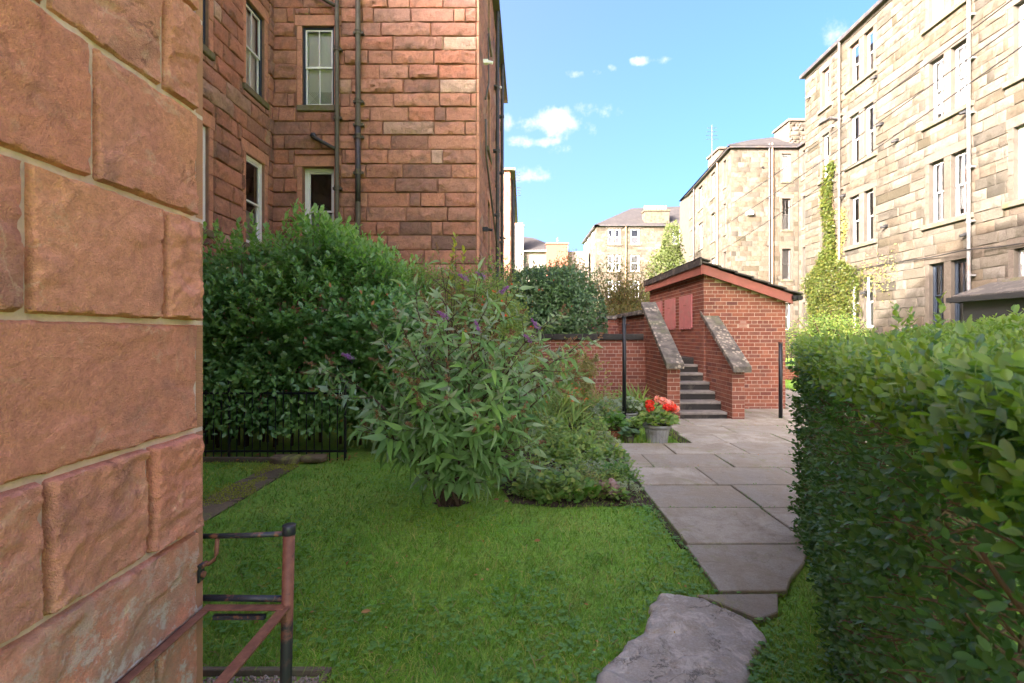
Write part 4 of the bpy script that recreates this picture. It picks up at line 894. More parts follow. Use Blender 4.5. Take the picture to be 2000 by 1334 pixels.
mb = MB(); mb.add([(3.72,9.36,2.715),(5.5,9.36,2.715-.0-.335*1.78),(5.5,9.36,2.9-.335*1.78),(3.72,9.36,2.9),(3.72,9.395,2.715),(5.5,9.395,2.715-.335*1.78),(5.5,9.395,2.9-.335*1.78),(3.72,9.395,2.9)],
       [(0,1,2,3),(7,6,5,4),(0,3,7,4),(1,5,6,2),(3,2,6,7),(0,4,5,1)]); mb.build('fascia', M['fascia'], hut, bevel=.004)
mb = MB(); mb.box(3.69, 3.718, 9.362, 13.5, 2.70, 2.88); mb.build('fascia', M['fascia'], hut, bevel=.003)
mb = MB(); mb.box(3.72, 5.5, 9.40, 9.49, 0, 0.001); 
mb = MB(); mb.add([(3.70,9.37,2.905),(5.6,9.37,2.905-.335*1.9),(5.6,13.5,2.905-.335*1.9),(3.70,13.5,2.905)], [(0,1,2,3)]); mb.build('roof_deck', M['tile'], hut)
r_ = random.Random(3); nc = 6; dx = 1.92/nc
for c_ in range(nc):
    x0 = 3.70 + c_*dx; z0 = 2.91-.335*(c_*dx)
    for k in range(13):
        y0 = 9.30 + k*.325; dz = r_.uniform(0,.006)
        g = MB(); g.obox((x0, y0+.002, z0+.012+dz), (dx+.05, 0, -.335*(dx+.05)+.03), (0,.32,0), (0,0,.032)); g.build('roof_tile', M['tile'], hut, bevel=.004)
for k in range(13):
    y0 = 9.29 + k*.325; g = MB(); g.obox((3.655, y0+.003, 2.872+r_.uniform(-.004,.004)), (0,.319,0), (.03,0,0), (0,0,.16)); g.obox((3.655, y0+.003, 3.0), (0,.319,0), (.2,0,-.06), (0,0,.03)); g.build('ridge_tile', M['tile'], hut, bevel=.005)
mb = MB(); mb.tube([(5.60,9.28,2.235),(5.60,13.5,2.235)], .055, 10); mb.box(5.47,5.56,9.3,13.4,2.2,2.28); mb.build('gutter', M['gutter'], hut)
for (u0, u1) in ((10.1,10.86), (11.18,11.94), (12.19,12.92)):
    g = MB(); HL.box(g, u0, u1, 1.66, 2.37, .004, .035); s_ = g.build('shutter', M['shutter'], hut, bevel=.006)
    g = MB(); 
    for k in range(5):
        x = u0+.08+k*(u1-u0-.16)/4; g.tube([HL.p(x-.035,1.645,.03), HL.p(x+.035,1.645,.03)], .018, 8)
    g.build('hinge', M['shutter'], s_)
    g = MB(); x = (u0+u1)/2; g.tube([HL.p(x-.05,2.15,.035), HL.p(x-.05,2.15,.055), HL.p(x+.05,2.15,.055), HL.p(x+.05,2.15,.035)], .006, 6); g.build('handle', M['rust'], s_)
hut.location.x -= .085
# ------------------------------------------------------------------ steps with their brick side walls
st = thing('brick_steps', 'flight of dark concrete steps between brick side walls with lichened copestones', 'steps', (3.3, 8.5, 0))
def ctop(y): return .88 + (y-8.2)*.69
for (xa, xb, y0, y1) in ((2.64, 2.87, 8.40, 9.9), (3.75, 3.97, 8.32, 9.49)):
    SL = Wall((xa, 0, 0), (0,1,0), (-1,0,0)); SR = Wall((xb, 0, 0), (0,1,0), (1,0,0)); SF = Wall((0, y0, 0), (1,0,0), (0,-1,0))
    brickwork(SL, st, y0, y1, 0, 2.1, lambda u, v: v < ctop(u)-.0, top=85, seed=4); brickwork(SR, st, y0, y1, 0, 2.1, lambda u, v: v < ctop(u), top=20, seed=5)
    brickwork(SF, st, xa, xb, 0, ctop(y0)+.0, None, top=30, seed=6)
    a, b_ = xa+.0035, xb-.0035; c_, d = y0+.0035, y1-.002
    mb = MB(); mb.add([(a,c_,0),(b_,c_,0),(b_,d,0),(a,d,0),(a,c_,ctop(c_)),(b_,c_,ctop(c_)),(b_,d,ctop(d)),(a,d,ctop(d))], [(3,2,1,0),(4,5,6,7),(0,1,5,4),(1,2,6,5),(2,3,7,6),(3,0,4,7)])
    mb.build('wall', M['brick_mortar'], st)
    x0, x1 = (2.575, 2.885) if xa < 3 else (3.70, 4.015)
    yb = y0-.16; n_ = 2; ye = 9.66 if xa > 3 else 9.95
    for k in range(n_):
        ya = yb+(ye-yb)*k/n_; yc = yb+(ye-yb)*(k+1)/n_-.006
        g = MB(); g.obox((x0, ya, ctop(ya)+.01), (x1-x0,0,0), (0, yc-ya, (yc-ya)*.69), (0,0,.105)); g.build('copestone', M['cope'], st, bevel=.008)
SL = Wall((2.64, 0, 0), (0,1,0), (-1,0,0)); brickwork(SL, st, 9.9, 12.6, 1.2, 1.93, None, top=40, seed=7)
mb = MB(); mb.box(2.6435, 2.86, 9.9, 12.6, 0, 1.93); mb.build('wall', M['brick_mortar'], st)
for k in range(3):
    g = MB(); g.box(2.58, 2.9, 9.95+k*.88, 9.95+k*.88+.872, 1.935, 2.03); g.build('copestone', M['cope'], st, bevel=.008)
for k in range(6):
    z = .13+.153*k; y = 8.52+.26*k
    mb = MB(); mb.box(2.872, 3.748, y, y+.6, max(0, z-.153), z-.052); o = mb.build('step', M['step'], st, bevel=.004)
    mb = MB(); mb.box(2.872, 3.748-.012*0, y-.018, y+.55, z-.05, z); mb.build('tread', M['step_edge'], o, bevel=.008)
mb = MB(); mb.box(2.872, 3.79, 10.05, 13.4, 0, 1.03); mb.build('landing', M['step'], st)
# ------------------------------------------------------------------ low retaining wall behind the flower bed
pw = thing('garden_wall', 'low red brick retaining wall with dark coping behind the flower bed and pole', 'wall', (1.5, 9.85, 0))
PW = Wall((0, 9.8, 0), (1,0,0), (0,-1,0)); brickwork(PW, pw, .0, 2.64, 0, 1.40, None, top=230, seed=8)
mb = MB(); mb.box(-.2, 2.632, 9.8035, 10.0, 0, 1.40); mb.build('wall', M['brick_mortar'], pw)
for k in range(3):
    g = MB(); g.box(-.2+k*.93, -.2+k*.93+.922, 9.74, 10.06, 1.405, 1.53); g.build('copestone', M['step'], pw, bevel=.01)
PB = Wall((0, 12.4, 0), (1,0,0), (0,-1,0)); brickwork(PB, pw, 1.9, 2.64, 1.3, 1.9, None, top=20, seed=9)
mb = MB(); mb.box(1.9, 2.632, 12.407, 12.6, 0, 1.9); mb.build('wall', M['brick_mortar'], pw)
g = MB(); g.box(1.85, 2.57, 12.35, 12.66, 1.905, 2.0); g.build('copestone', M['cope'], pw, bevel=.01)
mb = MB(); mb.box(-.8, 2.63, 10.01, 18, 0, 1.33); tag(mb.build('terrace', M['soil']), kind='structure')

# ------------------------------------------------------------------ paved path
pm = MB(); pm.box(1.16, 4.6, 3.38, 6.5, .0, .012); pm.box(2.28, 6.6, 6.501, 9.5, .0, .012); pm.box(5.44, 7.6, 9.501, 14.2, .0, .012)
path = pm.build('path', M['soil']); path['kind'] = 'structure'
def slab(name, poly, z0, z1, mat, bev=.006, tilt=(0,0), sub=0):
    n = len(poly); cx = sum(p[0] for p in poly)/n; cy = sum(p[1] for p in poly)/n
    top = [(x, y, z1+(x-cx)*tilt[0]+(y-cy)*tilt[1]) for x, y in poly]; bot = [(x, y, z0) for x, y in poly]
    return MB().add(bot+top, [tuple(range(n))[::-1], tuple(range(n, 2*n))] + [(i, (i+1)%n, n+(i+1)%n, n+i) for i in range(n)]).build(name, mat, path, bevel=bev)
r_ = random.Random(12); g = .007
ROW0 = [(1.17,2.762),(1.56,2.762),(1.66,2.9),(1.86,3.1),(2.07,3.37),(1.19,3.37)]; slab('paving_slab', ROW0, .0, .042, M['paving'], tilt=(.003,-.004))
RY = [(3.376, 4.08, [1.2, 2.08, 2.98]), (4.08, 4.70, [1.2, 2.1, 3.0]), (4.70, 5.32, [1.22, 1.98, 2.9, 3.8]), (5.32, 5.904, [1.24, 1.53, 2.43, 3.3, 4.2]), (5.904, 6.50, [1.26, 1.97, 2.88, 3.78, 4.6]),
      (6.50, 7.1, [2.38, 2.87, 3.77, 4.67, 5.4]), (7.1, 7.74, [2.42, 3.3, 4.2, 5.1, 6.0]), (7.74, 8.36, [2.35, 2.9, 3.75, 4.65, 5.55, 6.4]), (8.36, 8.95, [3.98, 4.75, 5.65, 6.5]), (8.95, 9.49, [3.99, 4.4, 5.3, 6.2])]
for k in range(7): RY.append((9.52+k*.66, 9.52+k*.66+.66, [5.46, 6.3, 7.2]))
for (a, b_, xs) in RY:
    for x0, x1 in zip(xs, xs[1:]):
        j = lambda: r_.uniform(-.004, .004)
        slab('paving_slab', [(x0+g+j(), a+g+j()), (x1-g+j(), a+g+j()), (x1-g+j(), b_-g+j()), (x0+g+j(), b_-g+j())], .0, .042+r_.uniform(-.004,.004), M['paving'], tilt=(r_.uniform(-.006,.006), r_.uniform(-.008,.006)))
TRI = [(1.02, 2.735), (1.5, 2.745), (1.40, 2.56), (1.27, 2.50), (1.12, 2.655)]
slab('paving_slab', TRI, 0, .035, M['paving'])
ROCK = [(.80,2.74),(.93,2.745),(1.06,2.69),(1.25,2.50),(1.235,2.36),(1.12,2.25),(1.03,2.12),(.93,1.95),(.88,1.75),(.8,1.5),(.3,1.4),(.12,1.6),(.24,1.9),(.34,2.08),(.43,2.2),(.53,2.32),(.62,2.38),(.66,2.50),(.75,2.64)]
def inpoly(X, Y, poly):
    X = np.asarray(X); Y = np.asarray(Y); c_ = np.zeros(X.shape, bool); n = len(poly)
    for i in range(n):
        x0,y0 = poly[i]; x1,y1 = poly[(i+1)%n]
        if y0 == y1: continue
        k = ((y0 > Y) != (y1 > Y)) & (X < (x1-x0)*(Y-y0)/(y1-y0)+x0); c_ ^= k
    return c_
def distpoly(X, Y, poly):
    d = np.full(X.shape, 9.)
    for i in range(len(poly)):
        a = np.array(poly[i]); b_ = np.array(poly[(i+1)%len(poly)]); e = b_-a; t_ = np.clip(((X-a[0])*e[0]+(Y-a[1])*e[1])/(e@e), 0, 1)
        d = np.minimum(d, np.hypot(X-a[0]-t_*e[0], Y-a[1]-t_*e[1]))
    return d
# the big rough flagstone: a height field
xs = np.arange(.06, 1.32, .012); ys = np.arange(1.38, 2.78, .012); X_, Y_ = np.meshgrid(xs, ys, indexing='ij')
wx = X_ + .05*(fbm(np.stack([X_.ravel()*11, Y_.ravel()*11, X_.ravel()*0], 1), 4).reshape(X_.shape)-.5)*2
ins = inpoly(wx, Y_, ROCK); dd = distpoly(wx, Y_, ROCK)*np.where(ins, 1, -1)
q = np.stack([X_.ravel()*2.6, Y_.ravel()*2.6, X_.ravel()*0+3], 1); f1 = fbm(q, 4).reshape(X_.shape); t_ = f1*7; ter = (np.floor(t_)+np.clip((t_-np.floor(t_)-.4)/.15, 0, 1))
f2 = fbm(q*7, 4, True).reshape(X_.shape)
f3 = fbm(q*16, 3).reshape(X_.shape); Z_ = -.03 + .055*np.clip(dd/.012+.5, 0, 1)**.6 + np.clip(dd/.03, 0, 1)*(.009*(ter-3) + .010*f2 + .006*f3)
ny_ = len(ys); V = np.stack([X_.ravel(), Y_.ravel(), Z_.ravel()], 1); keep = dd.ravel() > -.03
F = np.array([(i*ny_+j, (i+1)*ny_+j, (i+1)*ny_+j+1, i*ny_+j+1) for i in range(len(xs)-1) for j in range(ny_-1) if keep[i*ny_+j] and keep[(i+1)*ny_+j+1]])
o = bpy.data.objects.new('flagstone', mesh_np('flagstone', V, F, M['rock_slab'], True)); link(o, path)
# old mossy path strip and stone block at the left
OLD = [(-2.88,1.0),(-2.52,1.0),(-2.5,4.7),(-2.54,5.5),(-2.84,5.5),(-2.9,4.3)]
r_ = random.Random(5); op = MB().box(-2.87,-2.53,1.0,5.5,.001,.006).build('old_path', M['soil']); op['kind'] = 'structure'
y = 1.0
while y < 5.5:
    l = r_.uniform(.5,.8); y1 = min(y+l, 5.5); g_ = MB(); g_.box(-2.87+r_.uniform(-.01,.01), -2.53+r_.uniform(-.01,.01), y+.01, y1-.01, 0, .018); g_.build('paving_slab', M['old_path'], op, bevel=.006); y = y1
def rock(name, c_, r3, seed, mat, label, cat):
    bm = bmesh.new(); bmesh.ops.create_icosphere(bm, subdivisions=4, radius=1)
    P = np.array([v.co[:] for v in bm.verts]); P2 = np.sign(P)*np.abs(P)**.6; n_ = fbm(P*1.7+seed, 4); P2 = P2*(.8+.4*n_[:,None])*np.array(r3)
    for v, p in zip(bm.verts, P2): v.co = Vector(p)+Vector(c_)
    me = bpy.data.meshes.new(name); bm.to_mesh(me); bm.free(); me.materials.append(mat); me.shade_smooth(); o = bpy.data.objects.new(name, me); COL.objects.link(o); tag(o, label, cat)
rock('mossy_stone', (-2.72,5.58,.05), (.17,.1,.06), 1, M['old_path'], 'mossy broken stone block at the end of the old path by the iron fence', 'stone')
rock('mossy_stone', (-2.42,5.66,.05), (.14,.09,.045), 4, M['old_path'], 'smaller slanting stone lying against the mossy block by the iron fence', 'stone')

# ------------------------------------------------------------------ posts and poles
mb = MB(); mb.tube([(1.74,7.78,0),(1.745,7.78,1.0),(1.74,7.78,1.80)], .032, 14); po = mb.build('clothes_pole', M['black_paint'], None, True); tag(po, 'tall round black clothes pole standing by the potted plants', 'pole')
g = MB(); g.tube([(1.74,7.78,1.795),(1.74,7.78,1.825)], .036, 14); g.build('cap', M['black_paint'], po); g = MB(); g.tube([(1.70,7.78,1.68),(1.84,7.78,1.68)], .007, 6); g.build('hook', M['black_paint'], po)
mb = MB(); mb.tube([(4.65,8.42,.03),(4.65,8.42,1.36)], .033, 14); po = mb.build('bollard_post', M['post_green'] if 'post_green' in M else M['black_paint'], None, True); tag(po, 'short black metal post in front of the brick hut corner', 'post')
g = MB(); g.tube([(4.65,8.42,1.355),(4.65,8.42,1.385)], .037, 14); g.build('cap', M['chip'], po)
# ------------------------------------------------------------------ rusty railing by the near wall
ra = thing('iron_railing', 'rusty iron railing with black capped post and angle-iron frame fixed to the near wall', 'railing', (-.71, 1.455, 0))
YP = 1.462
mb = MB(); mb.tube([(-.718,YP,0),(-.712,YP,.45),(-.7015,YP,.935)], .0172, 20); mb.build('post', M['post'], ra, True)
mb = MB(); mb.tube([(-.7018,YP,.915),(-.7015,YP,.944)], .0195, 20); mb.build('post_cap', M['chip'], ra, True, bevel=.001)
mb = MB(); mb.tube([(-.99,YP+.012,.903),(-.85,YP+.006,.908),(-.715,YP,.916)], .0078, 12); mb.build('top_rail', M['chip'], ra, True)
mb = MB(); mb.tube([(-.965,YP+.0,.7195),(-.718,YP,.7165)], .0095, 12); mb.build('lower_rail', M['chip'], ra, True)
mb = MB(); mb.tube([(-.928,YP+.01,.9),(-.928,YP+.005,.852),(-.932,YP,.836),(-.945,YP-.003,.826),(-.965,YP-.006,.824),(-.975,YP-.008,.824)], .0062, 10); mb.build('hook', M['rust'], ra, True)
mb = MB(); mb.box(-.9605,-.9535,1.425,1.452,.782,.836); br = mb.build('wall_bracket', M['chip'], ra, bevel=.002)
g = MB(); g.tube([(-.9535,1.44,.803),(-.946,1.44,.803)], .009, 10); g.tube([(-.957,1.437,.826),(-.957,1.463,.826)], .008, 8); g.build('bolt', M['rust'], br)
def angle(mb, a, b_, w, side, t_=.005, drop=.035):
    a, b_, side = Vector(a), Vector(b_), Vector(side).normalized()
    mb.obox(a, b_-a, side*w, (0,0,-t_)); mb.obox(a-Vector((0,0,t_)), b_-a, side*t_, (0,0,-drop))
mb = MB(); angle(mb, (-.722, .25, .703), (-.722, 1.45, .703), .032, (1,0,0)); mb.build('angle_bar', M['rust'], ra, bevel=.0012)
mb = MB(); angle(mb, (-.952, .25, .703), (-.952, 1.45, .703), .028, (1,0,0), drop=.012); mb.build('angle_bar', M['rust'], ra, bevel=.0012)
mb = MB(); angle(mb, (-.950, 1.4535, .7052), (-.705, 1.4535, .7052), .03, (0,-1,0), drop=.014); mb.build('angle_bar', M['rust'], ra, bevel=.0012)
mb = MB(); mb.box(-.915,-.76,1.427,1.44,.672,.684); mb.build('strap', M['chip'], ra)
mb = MB(); mb.box(-.73,-.70,1.44,1.475,.655,.70); mb.build('gusset', M['rust'], ra, bevel=.002)
# timber edging and gravel
ed = thing('timber_edging', 'low weathered timber edging framing the gravel strip at the foot of the wall', 'edging', (-.9, 2.14, 0))
mb = MB(); mb.box(-2.4,-.865,2.125,2.15,-.05,.03); mb.build('board', M['timber'], ed, bevel=.003); mb = MB(); mb.box(-.864,-.838,1.2,2.15,-.05,.028); mb.build('board', M['timber'], ed, bevel=.003)
n = 5200; P = np.stack([rng.uniform(-1.7,-.875,n), rng.uniform(1.46,2.115,n), rng.uniform(.0,.012,n)], 1)
bm = bmesh.new(); bmesh.ops.create_icosphere(bm, subdivisions=1, radius=1); TV = np.array([v.co[:] for v in bm.verts]); TF = np.array([[v.index for v in f.verts] for f in bm.faces]); bm.free()
TV = TV*np.array([1,.75,.5])*(1+.25*rng.normal(size=(len(TV),1))*.5); S_, D_, N_ = basis(rdir(n), rdir(n)); sz = rng.uniform(.005,.012,n)
V = P[:,None]+sz[:,None,None]*(TV[None,:,0,None]*S_[:,None]+TV[None,:,1,None]*D_[:,None]+TV[None,:,2,None]*N_[:,None]); F = TF[None]+(np.arange(n)*len(TV))[:,None,None]
o = bpy.data.objects.new('gravel', mesh_np('gravel', V.reshape(-1,3), F.reshape(-1,3), M['gravel'])); COL.objects.link(o); tag(o, 'loose tan gravel chips inside the timber edging', 'gravel', kind='stuff')
# ------------------------------------------------------------------ iron fence under the laurel
fe = thing('iron_fence', 'low black iron fence of thin upright bars in front of the laurel', 'fence', (-3.0, 5.75, 0))
x = -4.42; k = 0
while x < -2.0:
    post = k in (10, 25) ; mb = MB(); w = .016 if post else .0065
    mb.tube([(x,5.75,0),(x,5.75,.97 if post else .86)], w, 8); mb.build('post' if post else 'bar', M['black_paint'], fe); x += .0935; k += 1
for z in (.1, .8): mb = MB(); mb.box(-4.45,-2.06,5.745,5.755,z,z+.025); mb.build('rail', M['black_paint'], fe)
mb = MB(); mb.box(-4.6,-2.9,5.66,5.70,0,.06); tag(mb.build('kerb_edging', M['timber'], None, bevel=.005), 'narrow dark edging at the foot of the iron fence', 'edging')
# far railings, beyond the hut
ff = thing('iron_fence', 'distant iron railings between the brick hut and the privet hedge', 'fence', (9, 16, 0))
for k in range(28): mb = MB(); mb.tube([(8.3+k*.13,15.8,.5),(8.3+k*.13,15.8,1.5)], .012, 5); mb.build('bar', M['dark_pipe'], ff)
mb = MB(); mb.box(8.2,12,15.78,15.82,1.38,1.42); mb.box(8.2,12,15.78,15.82,.55,.59); mb.build('rail', M['dark_pipe'], ff)
lw = thing('garden_wall', 'distant low brick wall under the iron railings beyond the hut', 'wall', (9.5, 15.9, 0)); brickwork(Wall((0,15.7,0),(1,0,0),(0,-1,0)), lw, 7.9, 11, 0, .38, None, top=0, seed=20)
mb = MB(); mb.box(7.9,12,15.71,16,0,.38); mb.build('wall', M['brick_mortar'], lw); mb = MB(); mb.box(7.85,12,15.65,16.05,.385,.46); mb.build('copestone', M['cope'], lw)
def tubes(name, mat, parent, lines, n=5, smooth=True, kind='stuff'):
    mb = MB()
    for pts, r in lines: mb.tube(pts, r, n)
    o = mb.build(name, mat, parent, smooth)
    if kind: o['kind'] = kind
    return o
def bez(a, b_, c_, n=7):
    a, b_, c_ = map(Vector, (a, b_, c_)); return [a*(1-t)**2 + b_*2*t*(1-t) + c_*t*t for t in [i/(n-1) for i in range(n)]]
def taper(r0, r1, n=7): return [r0+(r1-r0)*i/(n-1) for i in range(n)]
# ------------------------------------------------------------------ cherry laurel
la = thing('laurel_shrub', 'big glossy cherry laurel bush behind the black iron fence', 'shrub', (-3.2, 7, 0))
def LT(x): return np.interp(x, [-5.4,-4.6,-4.2,-3.7,-3.2,-2.85,-2.5,-2.2,-1.9,-1.5,-1.2], [2.5,2.62,2.72,2.82,2.85,3.0,2.88,2.68,2.5,2.35,1.9])
def prof(x, s):                                           # s 0..1 up the front and over the top
    T_ = LT(x); sb = np.array([0,.5,.72,1.]); Yb = np.array([6.0,5.85,6.4,7.5])
    Y_ = np.interp(s, sb, Yb); z1 = .3; z2 = 1.75; Z_ = np.where(s < .5, z1+(z2-z1)*s/.5, np.where(s < .72, z2+(T_-.25-z2)*(s-.5)/.22, T_-.25+.25*(s-.72)/.28)); return Y_, Z_
n = 2700; x = rng.uniform(-5.3,-1.3,n); s = rng.uniform(0,1,n)**.9; Y_, Z_ = prof(x, s); dep = rng.exponential(.16, n)
lump = (fbm(np.stack([x*1.4, Z_*1.4+Y_, x*0], 1), 3)-.5)*.7
outv = np.stack([rng.normal(0,.5,n), -np.where(s < .5, 1., .6), np.where(s < .5, .15, .9)], 1); B_ = np.stack([x, Y_, Z_], 1) + unit(outv)*(lump-dep-.12)[:,None]
ax = unit(outv*np.array([1,1,1]) + rng.normal(0,.35,(n,3)) + np.array([0,0,.35])); ln = rng.uniform(.14,.26,n)
P, D, Nn = shoots(B_, ax, ln, 9, 1.0)
keep = (P[:,2] > .18); P, D, Nn = P[keep], D[keep], Nn[keep]
leaves('foliage', la, M['laurel'], P, D+np.array([0,0,-.15]), Nn+np.array([0,-.3,.5]), rng.uniform(.06,.1,len(P)), LAUREL, singles=280)
n = 260; x = np.concatenate([rng.uniform(-5.2,-1.4,n//2), rng.normal(-2.75,.25,n//4), rng.normal(-2.2,.3,n//4)]); n = len(x); B_ = np.stack([x, rng.uniform(6.3,7.6,n), LT(x)-rng.uniform(.1,.3,n)], 1); ax = unit(np.stack([rng.normal(0,.22,n), rng.normal(-.1,.22,n), np.ones(n)], 1)); ln = rng.uniform(.25,.5,n)
P, D, Nn = shoots(B_, ax, ln, 12, .85); leaves('young_foliage', la, M['laurel_new'], P, D, Nn, rng.uniform(.065,.1,len(P)), LAUREL)
n = 9000; x = rng.uniform(-5.3,-1.3,n); s = rng.uniform(0,1,n); Y_, Z_ = prof(x, s); P = np.stack([x, Y_+rng.uniform(.3,.9,n), Z_*rng.uniform(.8,.95,n)], 1)
leaves('inner_foliage', la, M['laurel'], P, rdir(n), rdir(n), .12, DIAMOND)
L_ = []
for k in range(46):
    x0 = random.uniform(-4.9,-1.6); a = (x0, random.uniform(6.4,7.3), 0); c_ = (x0+random.uniform(-.5,.5), random.uniform(6.3,7.5), float(LT(x0))-random.uniform(.1,.5)); L_.append((bez(a, (x0, a[1], 1.5), c_), taper(.022,.004)))
tubes('branches', M['bark'], la, L_)
n = 18; P = np.stack([rng.uniform(-4.4,-1.5,n), rng.uniform(5.75,5.95,n), rng.uniform(.4,2.2,n)], 1); leaves('yellowed_foliage', la, M['dead_leaf'], P, rdir(n,-.5), rdir(n), .075, LAUREL)
n = 420; P = np.stack([rng.uniform(-4.4,-2.05,n), rng.uniform(5.62,5.72,n), rng.uniform(.32,1.05,n)**1.0],1); leaves('fence_foliage', la, M['laurel'], P, rdir(n,-.6)+np.array([0,-.4,0]), rdir(n)*.6+np.array([0,-.8,.6]), rng.uniform(.055,.085,n), LAUREL)
# ------------------------------------------------------------------ fuchsia and mixed shrub in the middle
fu = thing('fuchsia_shrub', 'loose yellow-green fuchsia bush with small red flowers behind the buddleia', 'shrub', (-.9, 6.8, 0))
n = 2300; u = rng.uniform(0,1,n); x = rng.uniform(-2.3,.35,n); T_ = np.interp(x, [-2.4,-1.9,-1.4,-.9,-.3,.1,.4], [2.1,2.4,2.45,2.35,2.2,1.7,.9]); z = T_*u**.7; y = 6.2 + (z/T_)**2*1.2 + rng.exponential(.15,n) + .35*(fbm(np.stack([x*2,z*2,x*0],1),3)-.5)*2
B_ = np.stack([x,y,z],1); ax = unit(np.stack([rng.normal(0,.6,n), -.5+rng.normal(0,.4,n), .5+rng.normal(0,.5,n)],1))
P, D, Nn = shoots(B_, ax, rng.uniform(.12,.3,n), 9, 1.1); leaves('foliage', fu, M['fuchsia'], P, D+np.array([0,0,-.2]), Nn, rng.uniform(.03,.055,len(P)), LOW)
n = 130; x = rng.uniform(-2.3,.2,n); B_ = np.stack([x, rng.uniform(6.5,7.4,n), np.interp(x, [-2.4,-1.9,-1.4,-.9,-.3,.1,.4], [2.1,2.35,2.4,2.3,2.1,1.6,.9])-.1],1); ax = unit(np.stack([rng.normal(0,.4,n), rng.normal(0,.3,n), np.ones(n)],1))
P, D, Nn = shoots(B_, ax, rng.uniform(.2,.42,n), 13, 1.0); leaves('upper_foliage', fu, M['fuchsia'], P, D, Nn, rng.uniform(.03,.05,len(P)), LOW)
n = 60; P = np.stack([rng.uniform(-2.0,.4,n), rng.uniform(6.0,6.3,n), rng.uniform(.4,2.2,n)],1); P = np.repeat(P,4,0)+rng.normal(0,.012,(n*4,3)); leaves('flowers', fu, M['red_petal'], P, rdir(n*4,-1.5), rdir(n*4), .03, DIAMOND)
L_ = [(bez((random.uniform(-1.8,0),6.9,0), (random.uniform(-1.8,0),6.7,1.6), (random.uniform(-2.2,.2),6.5,random.uniform(1.4,2.4))), taper(.012,.003)) for k in range(40)]; tubes('branches', M['bark'], fu, L_)
sp_ = thing('young_sapling', 'slim sapling with bright yellow-green leaves rising above the fuchsia', 'sapling', (-.93, 7.0, 0))
for (x0, zt) in ((-.95,2.92), (-.82,2.72), (-1.0,2.6)):
    tubes('stem', M['green_stem'], sp_, [(bez((-.93,7.0,0), (x0,7.0,1.5), (x0+.05,6.95,zt)), taper(.01,.003))], kind=None)
    P, D, Nn = shoots(np.array([[x0-.01,7.0,zt-.62]]), np.array([[.06,-.03,1.]]), np.array([.65]), 18, 1.1); leaves('foliage', sp_, M['yellow_leaf'], P, D, Nn, .085, OVAL, kind=None)
# ------------------------------------------------------------------ buddleia
bu = thing('buddleia_shrub', 'grey-green buddleia with long drooping leaves and brown seed heads in the middle of the lawn', 'shrub', (-.6, 4.28, 0))
base = Vector((-.6,4.28,0)); ends = []
for (px, py, Y) in ((925,590,4.4),(870,570,4.5),(815,605,4.4),(745,850,4.0),(650,735,4.3),(985,605,4.5),(1045,650,4.45),(1110,690,4.4),(1080,745,4.3),(1030,800,4.15),(1000,880,4.05),
                    (870,680,3.85),(935,690,3.8),(985,735,3.85),(830,730,3.85),(800,670,3.95),(885,780,3.75),(950,810,3.8),(850,830,3.85),(1000,680,4.7),(845,620,4.8),(1060,715,4.6),(930,640,4.2),(790,780,3.9),(770,690,4.4)):
    ends.append(Vector(((px-1011)*Y/930, Y, 1.53+(652-py)*Y/930)))
L_ = []; SB = []; SA = []; SL_ = []; tips = []
for e in ends:
    mid = base.lerp(e, .45)+Vector((0,0,.28+.2*(e.z > 1))); b0 = base+Vector((random.uniform(-.09,.09), random.uniform(-.07,.07), 0)); pts = bez(b0, mid, e, 10); L_.append((pts, taper(.016,.004,10)))
    for i in range(2, 10):
        for q in range(2 if i > 3 else 1):
            p = pts[i]; d = (pts[i]-pts[i-1]).normalized(); o_ = Vector(rng.normal(size=3)); o_ = (o_-d*o_.dot(d)).normalized(); a = (d*.75+o_*.8).normalized() if i < 9 else (d+o_*.25).normalized(); ll = random.uniform(.16,.34)
            SB.append(p); SA.append(a); SL_.append(ll)
            if i > 5 and random.random() < .55: tips.append((p+a*ll*1.05, (a+Vector((0,0,.35 if random.random() < .5 else -.2))).normalized()))
            L_.append(([p, p+a*ll], [.005,.002]))
P, D, Nn = shoots(np.array(SB), np.array(SA), np.array(SL_), 9, 1.15)
low = np.clip(1-(P[:,2]-.5)/.8, 0, 1)
zz = rng.uniform(0,1,len(P)) < np.clip((P[:,2]-.6)/2.2, .03, .4)
leaves('silvery_foliage', bu, M['grey_leaf'], P[zz], D[zz]+np.array([0,0,-.35])+rng.normal(0,.3,D[zz].shape), Nn[zz]+rng.normal(0,.5,D[zz].shape), rng.uniform(.05,.13,int(zz.sum())), LANCE)
P, D, Nn, low = P[~zz], D[~zz], Nn[~zz], low[~zz]
leaves('foliage', bu, M['buddleia'], P, D+np.array([0,0,-.45])+rng.normal(0,.2,D.shape), Nn+np.array([0,-.2,.2])+rng.normal(0,.5,D.shape), rng.uniform(.065,.15,len(P))*(1+.4*low), LANCE, singles=290)
pts_ = np.array([[*p] for e in ends for p in bez(base, base.lerp(e,.45)+Vector((0,0,.3)), e, 12)[2:8]]); n = len(pts_)*4; P = np.repeat(pts_,4,0)+rng.normal(0,.05,(n,3)); D = unit(P-np.array(base)+rng.normal(0,.3,P.shape))+np.array([0,0,-.7])
leaves('lower_foliage', bu, M['bright_leaf' if False else 'buddleia'], P, D, rdir(n,.8), rng.uniform(.12,.17,n), leaf_template(.22,5,.2,.4,lambda y:[.25,.95,1,.65,.05][int(round(y*4))]))
tubes('stems', M['bark'], bu, L_)
TP = []; TD = []
